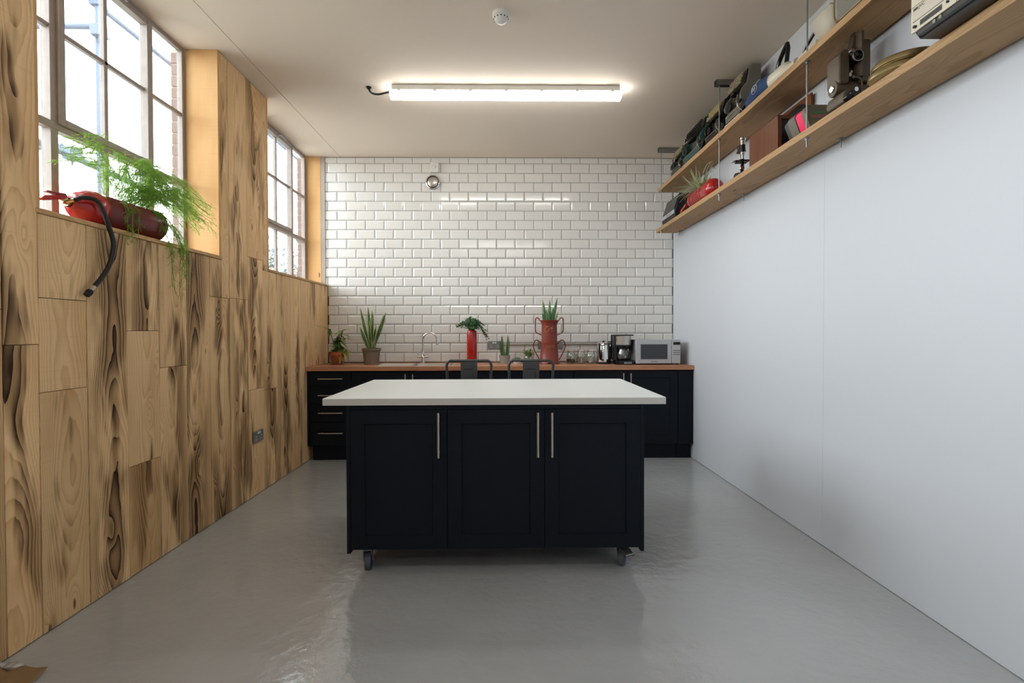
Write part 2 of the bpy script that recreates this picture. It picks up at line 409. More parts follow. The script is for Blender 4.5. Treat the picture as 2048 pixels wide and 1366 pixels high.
# ------------------------------------------------------------------ the room
struct('floor', BX(-2.172, 2.02, YF - 0.1, YB + 0.2, -0.1, 0.0), 'floor')
# ceiling: two boards with a hairline joint, above them the slab
ce = struct('ceiling', BX(-2.172, 2.05, YF - 0.1, YB + 0.2, ZC + 0.012, ZC + 0.2), 'ceiling')
struct('panel', BX(-2.17, -1.7725, YF, YB, ZC, ZC + 0.012), 'ceiling', ce)
struct('panel', BX(-1.7675, XR, YF, YB, ZC, ZC + 0.012), 'ceiling', ce)
# right wall: plasterboards
wr = struct('wall_right', BX(XR + 0.012, XR + 0.15, YF, YB + 0.1, 0.0, ZC + 0.012), 'wall')
ys = [YF, -1.93, 0.475, 2.885, YB]
for a, b in zip(ys[:-1], ys[1:]):
    struct('panel', BX(XR, XR + 0.012, a + 0.0006, b - 0.0006, 0.004, ZC), 'wall', wr)
struct('wall_front', BX(-2.3, 2.0, YF - 0.15, YF, 0.0, ZC + 0.012), 'wall')

# back wall with bevelled tiles, each its own
wbk = struct('wall_back', BX(-2.172, 2.05, YB + 0.009, YB + 0.2, 0.0, ZC + 0.1), 'grout')
def tile_bm(w, h, x=0, z=0, bm=None):
    bm = bm or bmesh.new()
    e, b, d = 0.0, min(0.013, w * 0.3, h * 0.3), 0.0085
    def ring(i, y): return [bm.verts.new((x + sx_ * (w / 2 - i), y, z + sz_ * (h / 2 - i))) for sx_, sz_ in ((-1, -1), (1, -1), (1, 1), (-1, 1))]
    A, B, C = ring(0, 0.009), ring(0, 0.005), ring(b, 0.0)
    for P, Q in ((A, B), (B, C)):
        for k in range(4): bm.faces.new((P[k], P[(k + 1) % 4], Q[(k + 1) % 4], Q[k]))
    bm.faces.new(C)
    return bm
TW, TH, GR = 0.2035, 0.1031, 0.0036
xt0, xt1 = -1.978, XR
zt0 = 0.924
cells = []
for k in range(-1, 22):
    z1 = 3.092 - TH * k; z0 = z1 - TH
    z1 = min(z1, ZC); z0 = max(z0, zt0)
    if z1 - z0 < 0.012: continue
    off = -1.807 if k % 2 else -1.9085
    i = -2
    while True:
        xa = off + TW * i; xb = xa + TW; i += 1
        if xa > xt1: break
        xa2, xb2 = max(xa, xt0 if z0 > 1.74 else XL), min(xb, xt1)
        if xb2 - xa2 < 0.012: continue
        cells.append((xa2, xb2, z0, z1, (xb2 - xa2) * (z1 - z0) > 0.99 * TW * TH))
full = [c for c in cells if c[4]]
full.sort(key=lambda c: -c[2])
solo = full[:300]; rest = full[300:] + [c for c in cells if not c[4]]
tb = tile_bm(TW - GR, TH - GR)
bmesh.ops.recalc_face_normals(tb, faces=tb.faces)
tme = bpy.data.meshes.new('tile'); tb.to_mesh(tme); tb.free(); tme.materials.append(M['tile'])
for c in solo:
    o = bpy.data.objects.new('tile', tme); COL.objects.link(o); o.parent = wbk
    o.location = ((c[0] + c[1]) / 2, YB, (c[2] + c[3]) / 2)
    o.rotation_euler = (random.gauss(0, 0.0020), 0, random.gauss(0, 0.0020))
bm = bmesh.new()
for c in rest: tile_bm(c[1] - c[0] - GR, c[3] - c[2] - GR, (c[0] + c[1]) / 2, (c[2] + c[3]) / 2, bm)
o = obj('tile_field', bm, 'tile', wbk, loc=(0, YB, 0), sharp=5); o['kind'] = 'stuff'

# left wall: masonry with window openings, clad with scorched boards
bm = bmesh.new()
yy = YF - 0.1
XO = -2.172
for a, b in sorted(WIN):
    box(bm, XO, XL - 0.02, yy, a, ZS - 0.02, ZC); yy = b
box(bm, XO, XL - 0.02, yy, YB + 0.2, ZS - 0.02, ZC)
box(bm, XO, XL - 0.02, YF - 0.1, YB + 0.2, 0.0, ZS - 0.02)
wl = struct('wall_left', bm, 'shell')
def plank(y0, y1, z0, z1, burn=0.5, tone=1.0, dx=None):
    g_ = 0.0016
    w, h = y1 - y0 - 2 * g_, z1 - z0 - 2 * g_ * 0.6
    dx = random.uniform(-0.0025, 0.0015) if dx is None else dx
    bm = BX(-0.01, 0.01 + dx, -w / 2, w / 2, -h / 2, h / 2)
    o = obj('plank', bm, 'burnt', wl, loc=(XL - 0.01, (y0 + y1) / 2, (z0 + z1) / 2), bevel=0.0016, seg=1)
    o.color = (burn, tone, 0, 1)
    return o
seams = [1.70, 1.944, 2.092, 2.33, 2.574, 2.815, 3.057, 3.296, 3.53, 3.777, 4.02, 4.264, 4.52, 4.77, 5.006, 5.24, 5.48]
J = {1: [(1.212, .55, 1), (9, .62, 1)], 2: [(1.01, .25, .9), (1.405, .1, .95), (9, .4, 1)], 3: [(9, .85, 1)], 4: [(.568, .6, .45), (1.268, .15, 1), (9, .3, 1)],
     5: [(1.062, .62, 1), (9, .45, 1)], 6: [(9, .88, 1)], 8: [(1.5, .9, 1), (9, .45, .9)], 9: [(.82, .35, 1), (1.828, .7, 1), (9, .55, .85)],
     10: [(.794, .75, 1), (9, .62, 1)], 11: [(9, .5, 1)], 12: [(9, .45, 1)], 13: [(9, .35, 1)], 14: [(9, .45, .95)], 15: [(9, .5, .85)], 0: [(1.35, .9, .6), (9, .8, .9)]}
def inwin(a, b):
    for p, q in WIN:
        if a < q - 0.01 and b > p + 0.01: return (p, q)
def lay(a, b, parts):
    z = 0.003
    for zt, bu, to in parts:
        w = inwin(a, b); top = min(zt, ZC - 0.003)
        if w is None: plank(a, b, z, top, bu, to)
        else:
            if z < ZS - 0.03: plank(a, b, z, min(top, ZS - 0.022), bu, to)
            if top > ZS:   # the part beside the opening
                for c, d in ((a, min(b, w[0])), (max(a, w[1]), b)):
                    if d - c > 0.02: plank(c, d, max(z, ZS - 0.022), top, bu * 0.8, to)
        z = top
for i in range(len(seams) - 1):
    if i == 7:
        lay(seams[7], seams[8], [(1.495, .75, 1)])
        plank(seams[7], 3.43, 1.495, ZS - 0.022, .8, .7); plank(3.43, seams[8], 1.495, ZC - 0.003, .45, .8)
    else: lay(seams[i], seams[i + 1], J.get(i, [(9, .5, 1)]))
yy = 1.70
while yy > YF + 0.1:
    a = max(YF, yy - 0.2425); lay(a, yy, [(random.uniform(0.6, 1.6), random.random(), 1), (9, random.random(), 1)]); yy = a

# window reveals (boards), sills and steel windows
def reveal_board(y0, y1, bur=0):
    w = abs(XG - (XL + 0.0)) ; x0, x1 = XG - 0.0, XL - 0.001
    if y0 > 5: x1 = -1.981
    z0 = ZS; h = ZC - z0
    o = obj('reveal_board', BX(-(x1 - x0) / 2, (x1 - x0) / 2, y0, y1, -h / 2, h / 2), 'pine_z', wl, loc=((x0 + x1) / 2, 0, z0 + h / 2 - 0.001), bevel=0.001, seg=1)
    o.color = (0, 1, 0, 1)
for n, (a, b) in enumerate(WIN):
    reveal_board(b - 0.018 if b < 5 else YB - 0.012, b if b < 5 else YB + 0.008); reveal_board(a, a + 0.018)
    o = struct('trim_%d' % (n + 1), BX(-0.115, 0.115, -(b - a) / 2 - 0.005, (b - a) / 2 + 0.004, -0.011, 0.011), 'sillwood', loc=(XL - 0.109, (a + b) / 2, ZS - 0.011), bevel=0.003)
    o.color = (0, 1, 0, 1)
    e = bpy.data.objects.new('window_%d' % (n + 1), None); COL.objects.link(e); e['kind'] = 'structure'; e.location = (XG, (a + b) / 2, ZS)
    L = Vector(e.location)
    def wb_(name, x0, x1, y0, y1, z0, z1, mt='steelwin', bev=0.003):
        return obj(name, BX(x0 - L.x, x1 - L.x, y0 - L.y, y1 - L.y, z0 - L.z, z1 - L.z), mt, e, bevel=bev, seg=1)
    f = 0.028
    zT, zU = 2.245, 2.71
    zb = ZS + 0.0
    bm = bmesh.new()
    B_ = lambda x0, x1, y0, y1, z0, z1: box(bm, x0 - L.x, x1 - L.x, y0 - L.y, y1 - L.y, z0 - L.z, z1 - L.z)
    B_(XG - 0.035, XG, a + .018, a + .018 + f, zb, ZC); B_(XG - 0.035, XG, b - .018 - f, b - .018, zb, ZC)
    B_(XG - 0.034, XG - .001, a + .018, b - .018, zb, zb + f); B_(XG - 0.034, XG - .001, a + .018, b - .018, ZC - f, ZC - 0.001)
    obj('window_frame', bm, 'steelwin', e, bevel=0.003, seg=1)
    v1, v2, v3 = a + 0.335, a + 0.66, a + 0.99
    # main mullions and transom
    for v in (v1, v3): wb_('mullion', XG - .045, XG + .004, v - .020, v + .020, zb + f, ZC - f)
    wb_('transom', XG - .040, XG + .006, a + .04, b - .04, zT - .018, zT + .018)
    wb_('glazing_bar', XG - .03, XG - .004, v2 - .012, v2 + .012, zb + f, ZC - f)
    for (p, q) in ((a + .046, v1 - .02), (v1 + .02, v3 - .02), (v3 + .02, b - .046)):
        wb_('glazing_bar', XG - .03, XG - .004, p, q, zU - .011, zU + .011)
    # opening casement
    bm = bmesh.new(); c0, c1 = v1 + .012, v3 - .012; z0, z1 = zT + .012, ZC - .03; t = .034
    B_(XG - .03, XG + .02, c0, c0 + t, z0, z1); B_(XG - .03, XG + .02, c1 - t, c1, z0, z1)
    B_(XG - .03, XG + .019, c0 + t, c1 - t, z0, z0 + t); B_(XG - .03, XG + .019, c0 + t, c1 - t, z1 - t, z1)
    cs_ = obj('casement', bm, 'steelwin', e, bevel=0.003, seg=1)
    bm = bmesh.new(); ym = (c0 + c1) / 2
    tube(bm, [(XG + .02 - L.x, ym - .02 - L.y, z1 - .02 - L.z), (XG + .055 - L.x, ym - .02 - L.y, z1 - .02 - L.z), (XG + .06 - L.x, ym + .07 - L.y, z1 - .035 - L.z)], .007)
    obj('latch', bm, 'zinc', cs_)
    ve = [a + .03, v1, v2, v3, b - .03]; ze = [zb + .02, zT, zU, ZC - .02]
    for i in range(4):
        for j in range(3):
            bm = BX(XG - .022 - L.x, XG - .018 - L.x, ve[i] - L.y, ve[i + 1] - L.y, ze[j] - L.z, ze[j + 1] - L.z)
            obj('pane', bm, 'pane', e)
# ------------------------------------------------------------------ kitchen run
def shaker(x0, x1, z0, z1, y, th=0.02, fr=0.07, rec=0.007, bm=None):
    """framed door, front face at y, looking towards -y"""
    bm = bm or bmesh.new()
    def ring(i, yy): return [bm.verts.new((px, yy, pz)) for px, pz in ((x0 + i, z0 + i), (x1 - i, z0 + i), (x1 - i, z1 - i), (x0 + i, z1 - i))]
    R = [ring(0, y + th), ring(0, y + .0015), ring(.0015, y), ring(fr, y), ring(fr + .0035, y + rec)]
    bm.faces.new(R[0][::-1])
    for A, B in zip(R[:-1], R[1:]):
        for k in range(4): bm.faces.new((A[k], A[(k + 1) % 4], B[(k + 1) % 4], B[k]))
    bm.faces.new(R[-1])
    return bm
def bar_handle(p0, p1, out, parent, r=.0065, d=.032):
    bm = bmesh.new(); p0, p1, out = Vector(p0), Vector(p1), Vector(out)
    cyl(bm, p0 + out * d, p1 + out * d, r, 12); dr = (p1 - p0).normalized()
    for p in (p0 + dr * .025, p1 - dr * .025): cyl(bm, p, p + out * d, r * .8, 10)
    return obj('handle', bm, 'steel', parent)

YD = 4.88
def unit(name, label, x0, x1):
    t = thing(name, label, 'cabinet', ((x0 + x1) / 2, YD + .3, 0))
    return t
def R(t, x0, x1, y0, y1, z0, z1):
    l = t.location; return BX(x0 - l.x, x1 - l.x, y0 - l.y, y1 - l.y, z0 - l.z, z1 - l.z)
def base_unit(name, label, x0, x1, handle=None, doors=True):
    t = unit(name, label, x0, x1); l = t.location
    bm = R(t, x0 + .001, x1 - .001, YD + .021, YB - .03, .15, .745 if 'sink' in label or 'tap' in label else .872)
    obj('carcass', bm, 'navy_dark', t)
    obj('plinth', R(t, x0 + .001, x1 - .001, YD + .055, YD + .073, 0.001, .149), 'navy', t)
    if doors:
        d = obj('door', shaker(x0 + .002 - l.x, x1 - .002 - l.x, .165, .872, YD - l.y), 'navy', t)
        if handle == 'r': bar_handle((x1 - .035 - l.x, YD - l.y, .62), (x1 - .035 - l.x, YD - l.y, .85), (0, -1, 0), d)
        if handle == 'l': bar_handle((x0 + .035 - l.x, YD - l.y, .62), (x0 + .035 - l.x, YD - l.y, .85), (0, -1, 0), d)
    return t
t = unit('drawer_cabinet', 'navy four-drawer base cabinet beside the wooden wall', -1.912, -1.487); l = t.location
obj('carcass', R(t, -1.887, -1.488, YD + .021, YB - .03, .15, .872), 'navy_dark', t)
obj('filler_panel', R(t, -1.912, -1.889, YD + .002, YD + .021, .15, .872), 'navy', t)
obj('plinth', R(t, -1.88, -1.488, YD + .055, YD + .073, .001, .149), 'navy', t)
for z0, z1, hz in ((.742, .872, .805), (.565, .738, .645), (.385, .561, .474), (.165, .381, .278)):
    d = obj('drawer', R(t, -1.885, -1.489, YD, YD + .02, z0, z1), 'navy', t, bevel=.0015)
    bar_handle((-1.799 - l.x, YD - l.y, hz), (-1.563 - l.x, YD - l.y, hz), (0, -1, 0), d, r=.006)
base_unit('base_cabinet', 'navy base cabinet with right-hand bar handle, beside the drawers under the sink', -1.485, -.923, 'r')
base_unit('base_cabinet', 'navy base cabinet with left-hand bar handle, under the kitchen tap', -.921, -.421, 'l')
base_unit('base_cabinet', 'navy base cabinet behind the left bar stool, under the red vase', -.419, .179, 'l')
base_unit('base_cabinet', 'navy base cabinet behind the right bar stool, under the stacked red churn', .181, .679, 'l')
base_unit('base_cabinet', 'navy base cabinet with handle at its right edge, under the kettle', .681, 1.20, 'r')
base_unit('base_cabinet', 'navy base cabinet with handle at its left edge, under the microwave', 1.202, 1.709, 'l')
t = thing('corner_panel', 'plain navy filler panel closing the gap to the white wall', 'panel', (1.78, YD + .3, 0))
l = t.location
obj('panel', R(t, 1.712, 1.860, YD, YD + .02, .15, .872), 'navy', t, bevel=.001)
obj('plinth', R(t, 1.712, 1.850, YD + .055, YD + .073, .001, .149), 'navy', t)
# worktop: one continuous oiled board, cut round the sink
SX0, SX1, SY0, SY1 = -1.272, -.508, 4.93, 5.30
t = thing('kitchen_worktop', 'long oiled brown wooden worktop along the tiled wall', 'worktop', (0, 5.17, .882))
l = t.location
bm = bmesh.new(); X0, X1, Y0, Y1, Z0, Z1 = XL + .002, XR - .002, YD - .022, YB - .002, .882, .922
for a in ((X0, SX0, Y0, Y1), (SX1, X1, Y0, Y1), (SX0, SX1, Y0, SY0), (SX0, SX1, SY1, Y1)):
    box(bm, a[0] - l.x, a[1] - l.x, a[2] - l.y, a[3] - l.y, 0, Z1 - l.z)
o = obj('worktop_board', bm, 'worktop', t)
o.color = (.1, 1, 0, 1)
# sink
t = thing('kitchen_sink', 'inset stainless steel sink with drainer in the wooden worktop', 'sink', (-.89, 5.115, .922))
bm = bmesh.new()
z = .0025
prof = rrect(-.385, .385, -.19, .19, .03)
hole = rrect(-.03, .36, -.15, .15, .05)
top = [bm.verts.new((p[0], p[1], z)) for p in prof]; edge = [bm.verts.new((p[0] * 1.008, p[1] * 1.015, 0.0002)) for p in prof]
inn = [bm.verts.new((p[0], p[1], z)) for p in hole]; bot = [bm.verts.new((.165 + (p[0] - .165) * .9, p[1] * .88, -.15)) for p in hole]
n = len(top)
for A, B in ((edge, top), (inn, bot)):
    for k in range(n): bm.faces.new((A[k], A[(k + 1) % n], B[(k + 1) % n], B[k]))
for k in range(n): bm.faces.new((top[k], top[(k + 1) % n], inn[(k + 1) % n], inn[k]))
bm.faces.new(bot)
obj('basin', bm, 'steel', t)
bm = bmesh.new()
for i in range(9): tube(bm, [(-.36, -.13 + i * .032, z + .001), (-.07, -.13 + i * .032, z)], .004, 6)
obj('drainer_ridges', bm, 'steel', t)
# tap
t = thing('kitchen_tap', 'chrome swan-neck mixer tap with cross levers above the sink', 'tap', (-.865, 5.345, .922))
bm = bmesh.new(); lathe(bm, [(.026, 0), (.026, .008), (.017, .014), (.016, .05), (.021, .055), (.021, .085), (.014, .095), (.012, .12)])
obj('tap_body', bm, 'chrome', t)
bm = bmesh.new()
pts = [(0, 0, .10), (0, 0, .25)] + [(.075 - .075 * math.cos(a), 0, .25 + .075 * math.sin(a)) for a in [math.pi * k / 12 for k in range(1, 12)]] + [(.15, 0, .24), (.154, 0, .205)]
tube(bm, pts, .010, 12); lathe(bm, [(.0125, .195), (.0125, .212)], 14, (.154, 0, 0)); obj('spout', bm, 'chrome', t)
for s in (-1, 1):
    bm = bmesh.new(); cyl(bm, (s * .015, 0, .07), (s * .062, 0, .07), .012, 14); cyl(bm, (s * .055, 0, .07), (s * .055, 0, .118), .0055, 10)
    cyl(bm, (s * .055, -.02, .07), (s * .055, .02, .07), .005, 8)
    obj('tap_lever', bm, 'chrome', t)

# ------------------------------------------------------------------ kitchen island
IY = 2.56
t = thing('kitchen_island', 'large navy kitchen island with white top on castors in mid-room', 'kitchen island', (-.045, 2.86, 0))
l = t.location
obj('worktop', R(t, -.921, .829, IY - .016, 3.545, .886, .922), 'white_top', t, bevel=.0015)
obj('edge_strip', R(t, -.9205, .8285, IY - .0168, IY - .0161, .888, .9195), 'white_edge', t)['label'] = 'greyer front edge strip'
for x in (-.808, .703): obj('end_panel', R(t, x, x + .019, IY + .001, 3.18, .122, .885), 'navy', t, bevel=.001)
for x0, x1 in ((-.787, -.294), (-.292, .2055), (.2075, .702)): obj('carcass', R(t, x0 + .001, x1 - .001, IY + .022, 3.16, .145, .885), 'navy_dark', t)
obj('back_panel', R(t, -.788, .702, 3.161, 3.178, .142, .885), 'navy', t)
obj('top_rail', R(t, -.786, .701, IY + .004, IY + .02, .862, .885), 'navy', t)
for x0, x1, hx in ((-.787, -.294, -.334), (-.2915, .2055, .171), (.208, .702, .243)):
    d = obj('door', shaker(x0 - l.x, x1 - l.x, .142, .860, IY - l.y, fr=.072, rec=.008), 'navy', t)
    bar_handle((hx - l.x, IY - l.y, .620), (hx - l.x, IY - l.y, .848), (0, -1, 0), d, r=.0068)
def caster(x, y, rz, brake):
    c = bpy.data.objects.new('castor', None); COL.objects.link(c); c.parent = t; c.location = (x - l.x, y - l.y, 0); c.rotation_euler = (0, 0, rz); c.empty_display_size = .03
    bm = bmesh.new(); lathe(bm, [(.030, -.016), (.047, -.016), (.050, -.010), (.0505, 0), (.050, .010), (.047, .016), (.030, .016)], 28, (0, .022, .0508), 'x'); obj('tread', bm, 'rubber', c)
    bm = bmesh.new(); lathe(bm, [(.008, -.018), (.038, -.017), (.038, .017), (.008, .018)], 24, (0, .022, .0508), 'x'); obj('wheel_core', bm, 'blue_core', c)
    bm = bmesh.new()
    for s in (-1, 1): prism(bm, [(-.028, .118), (.028, .118), (.034, .045), (.012, .043)], 'x', s * .021 - .0015, s * .021 + .0015)
    box(bm, -.0225, .0225, -.028, .028, .116, .1195); cyl(bm, (0, 0, .118), (0, 0, .130), .026, 20); box(bm, -.042, .042, -.035, .035, .129, .133)
    cyl(bm, (-.027, .022, .0508), (.027, .022, .0508), .005, 10); obj('fork', bm, 'zinc', c)
    if brake:
        bm = bmesh.new(); prism(bm, [(-.028, .095), (-.060, .072), (-.078, .070), (-.078, .064), (-.056, .063), (-.026, .082)], 'x', -.022, .022)
        box(bm, -.026, .026, -.082, -.060, .060, .066)
        obj('brake_pedal', bm, 'zinc', c)
caster(-.722, 2.635, math.radians(8), False); caster(.625, 2.65, math.radians(-22), False); 
caster(-.715, 3.10, math.radians(20), False); caster(.62, 3.10, math.radians(-15), False)
# brake lever of the right front castor
for c in t.children:
    if c.name == 'castor.001':
        bm = bmesh.new(); prism(bm, [(-.006, .112), (-.040, .104), (-.062, .092), (-.064, .084), (-.040, .092), (-.006, .100)], 'x', -.024, .026)
        box(bm, -.028, .030, -.068, -.048, .078, .083); o = obj('brake_pedal', bm, 'zinc', c); o.rotation_euler = (0, 0, math.radians(50))

# ------------------------------------------------------------------ bar stools
t = thing('bar_stool', 'dark metal bar stool behind the island, below the red vase', 'stool', (-.27, 3.80, 0), group='bar stools behind the island')
sz = .66
bm = bmesh.new(); prism(bm, rrect(-.17, .17, -.17, .17, .04), 'z', sz - .018, sz); obj('seat', bm, 'gunmetal', t, bevel=.004)
bm = bmesh.new()
tube(bm, [(-.155, .12, sz - .01), (-.165, .055, .84), (-.172, .05, 1.0), (-.165, .05, 1.022), (-.145, .05, 1.036), (.145, .05, 1.036), (.165, .05, 1.022), (.172, .05, 1.0), (.165, .055, .84), (.155, .12, sz - .01)], .0105, 12)
obj('back_frame', bm, 'gunmetal', t)
bm = bmesh.new()
prism(bm, rrect(-.064, .064, sz - .01, 1.046, .006), 'y', .044, .050)
bp_ = obj('back_plate', bm, 'gunmetal', t, bevel=.001)
bm = bmesh.new(); box(bm, -.034, .034, .0425, .0435, .968, .974); obj('slot', bm, 'black', bp_)
bm = bmesh.new(); box(bm, .030, .034, .0425, .0435, .75, .95); obj('slot', bm, 'black', bp_)
for sx_ in (-1, 1):
    for sy_ in (-1, 1):
        bm = bmesh.new(); tube(bm, [(sx_ * .14, sy_ * .14, sz - .018), (sx_ * .20, sy_ * .20, .002)], [.016, .012], 10); lathe(bm, [(.015, 0), (.015, .02)], 12, (sx_ * .20, sy_ * .20, 0)); obj('leg', bm, 'gunmetal', t)
bm = bmesh.new(); q = .186
tube(bm, [(-q, -q, .16), (q, -q, .16), (q, q, .16), (-q, q, .16)], .008, 8, closed=True); obj('foot_ring', bm, 'gunmetal', t)
dup(t, (.208, 3.80, 0), label='dark metal bar stool behind the island, beside the stacked red churn')

# ------------------------------------------------------------------ wall fittings
def socket(name, label, cat, x, y, z, face, w=.148, h=.086, plate='socket'):
    t = thing(name, label, cat, (x, y, z)); t.rotation_euler = (0, 0, {'-y': 0, '+x': math.pi / 2}[face])
    bm = bmesh.new(); prism(bm, rrect(-w / 2, w / 2, -h / 2, h / 2, .006), 'y', -.010, 0); obj('plate', bm, plate, t, bevel=.002)
    for s in (-1, 1):
        bm = bmesh.new()
        for dx, dz, a, b_ in ((0, .010, .0035, .005), (-.011, -.012, .005, .003), (.011, -.012, .005, .003)): box(bm, s * .038 + dx - a, s * .038 + dx + a, -.0115, -.0098, dz - b_ - .012, dz + b_ - .012)
        obj('pin_holes', bm, 'white_pot' if plate == 'socket' else 'black', t)
        obj('rocker_switch', BX(s * .012 - .0085, s * .012 + .0085, -.0135, -.0098, .016, .034), 'plastic_white', t, bevel=.001)
    return t
socket('wall_socket', 'grey double wall socket on the wooden wall, low down', 'socket', XL + .0015, 3.905, .456, '+x')
socket('wall_socket', 'grey double socket on the tiles beside the red vase', 'socket', -.105, YB, 1.112, '-y')
socket('wall_socket', 'grey double socket on the tiles, behind the stacked red churn', 'socket', .505, YB, 1.112, '-y', w=.27)
socket('wall_socket', 'grey double socket on the tiles, behind the kettle', 'socket', 1.215, YB, 1.110, '-y')
for a, b, lab in ((-.03, .37, 'thin steel conduit on the tiles between the red vase and the red churn'), (.64, 1.14, 'thin steel conduit on the tiles above the glass jars')):
    bm = bmesh.new(); cyl(bm, (-(b - a) / 2, 0, 0), ((b - a) / 2, 0, 0), .009, 10); tag(obj('cable_conduit', bm, 'steel', None, loc=((a + b) / 2, YB - .012, 1.121)), lab, 'conduit')
# vent and alarm box
t = thing('wall_vent', 'round chrome vent on the white tiles near the ceiling', 'vent', (-.768, YB, 2.885))
bm = bmesh.new(); lathe(bm, [(.082, 0), (.082, -.008), (.074, -.020), (.066, -.022), (.064, -.010)], 36, axis='y', cap=False); obj('outer_ring', bm, 'chrome', t, sharp=50)
bm = bmesh.new(); lathe(bm, [(.066, -.004), (.060, -.006), (.060, -.004)], 36, axis='y'); obj('gap', bm, 'black', t)
bm = bmesh.new(); lathe(bm, [(.001, -.030), (.020, -.030), (.046, -.027), (.057, -.018), (.054, -.010), (.001, -.008)], 36, axis='y'); obj('valve_disc', bm, 'steel', t, sharp=60)
t = thing('alarm_sensor', 'small white sensor box on the tiles above the round vent', 'sensor', (-.748, YB, 3.042))
bm = bmesh.new(); prism(bm, rrect(-.045, .045, -.055, .055, .01), 'y', -.034, 0); obj('housing', bm, 'plastic_white', t, bevel=.004)
bm = bmesh.new(); lathe(bm, [(.001, -.042), (.012, -.041), (.018, -.034)], 20, axis='y', cap=False); obj('lens_dome', bm, 'plastic_white', t)
# strip light
def strip(label, x, y, first=True):
    t = thing('strip_light', label, 'light', (x, y, ZC))
    L2 = .895
    bm = bmesh.new(); prism(bm, [(-.052, -.002), (-.046, 0), (.046, 0), (.052, -.002), (.056, -.045), (-.056, -.045)], 'x', -L2 + .015, L2 - .015); obj('housing', bm, 'plastic_white', t, bevel=.006)
    bm = bmesh.new(); prof_ = [(-.055, -.046)] + [(.055 * math.cos(a) * -1, -.050 - .042 * math.sin(a) ** .8) for a in [math.pi * k / 12 for k in range(0, 13)]] + [(.055, -.046)]
    prism(bm, prof_, 'x', -L2, L2); obj('diffuser', bm, 'light_on', t, bevel=.012, seg=3)
    for k in range(7):
        xx = -.82 + k * 1.64 / 6
        for s in (-1, 1): obj('clip', BX(xx - .012, xx + .012, s * .055, s * .0615, -.054, -.028), 'plastic_white', t)
    return t
t = strip('long lit fluorescent strip light on the ceiling above the island', .0215, 3.92)
bm = bmesh.new(); tube(bm, smoothpath([(-1.065, 0, 0), (-1.062, 0, -.020), (-1.04, -.004, -.048), (-.99, -.006, -.058), (-.93, -.003, -.044), (-.885, 0, -.034)], 5), .008, 8)
lathe(bm, [(.022, 0), (.022, -.006), (.012, -.016)], 14, (-1.065, 0, 0)); obj('supply_cable', bm, 'type_black', t)
bm = bmesh.new(); cyl(bm, (-.91, 0, -.034), (-.875, 0, -.034), .014, 10); obj('cable_gland', bm, 'black', t)
strip('second fluorescent strip light on the ceiling, nearer than the lit one over the island', .0215, 0.05)
strip('unseen fill light in strip-light form, added on the ceiling behind the camera', .0215, -2.0)  # unseen extra fitting behind the camera, added to raise the ambient light
t = thing('smoke_detector', 'small round white smoke detector on the ceiling', 'smoke detector', (-.012, 3.01, ZC))
bm = bmesh.new(); lathe(bm, [(.052, 0), (.052, -.012), (.048, -.022), (.044, -.024)], 32); obj('base', bm, 'plastic_white', t)
bm = bmesh.new(); lathe(bm, [(.044, -.024), (.042, -.034), (.036, -.044), (.030, -.052), (.012, -.055)], 32); obj('cover', bm, 'plastic_white', t, sharp=50)
bm = bmesh.new()
for k in range(12):
    a = k * math.pi / 6; box(bm, .041 * math.cos(a) - .004, .041 * math.cos(a) + .004, .041 * math.sin(a) - .004, .041 * math.sin(a) + .004, -.036, -.031)
obj('slots', bm, 'type_dark', t)
# ------------------------------------------------------------------ plants
def strip_leaf(bm, uvl, base, d, L, w, droop=0.0, fold=0.25, n=7, side=None, shape='lance'):
    base = Vector(base); d = Vector(d).normalized()
    s = Vector(side) if side else d.cross(Vector((0, 0, 1)))
    if s.length < 1e-3: s = Vector((1, 0, 0))
    s.normalize(); up_ = s.cross(d).normalized(); rows = []
    for i in range(n + 1):
        t = i / n
        if shape == 'lance': k = (0.55 + 0.9 * t) if t < .45 else (0.955 * (1 - ((t - .45) / .55) ** 2.2))
        elif shape == 'oval': k = math.sin(math.pi * min(1, t * .96 + .03)) ** .7
        elif shape == 'heart': k = (math.sin(math.pi * (t ** .62) * .985 + .02)) ** .8
        else: k = (1 - t) ** .6
        k = max(k, 0.02)
        p = base + d * (L * t) + Vector((0, 0, -1)) * (droop * L * t * t)
        hw = w / 2 * k
        rows.append((bm.verts.new(p - s * hw + up_ * hw * fold), bm.verts.new(p), bm.verts.new(p + s * hw + up_ * hw * fold), t))
    for a, b in zip(rows[:-1], rows[1:]):
        for j in (0, 1):
            f = bm.faces.new((a[j], a[j + 1], b[j + 1], b[j])); uu = (0, .5, 1)
            for lp, q in zip(f.loops, ((uu[j], a[3]), (uu[j + 1], a[3]), (uu[j + 1], b[3]), (uu[j], b[3]))): lp[uvl].uv = q
def leafbm():
    bm = bmesh.new(); return bm, bm.loops.layers.uv.new('UVMap')
def pot(bm, r0, r1, h, rim=0.0, rimh=0.02, th=.006, seg=32):
    p = [(r0 * .6, 0), (r0, 0), (r1, h - rimh)] if rim else [(r0 * .6, 0), (r0, 0), (r1, h)]
    if rim: p += [(r1 + rim, h - rimh), (r1 + rim, h)]
    e = r1 + rim - th
    p += [(e, h), (e * .96, h * .75), (.001, h * .75)]
    lathe(bm, p, seg, cap=False)
    bm.faces.new([v for v in bm.verts[:seg]][::-1])

CT = .922
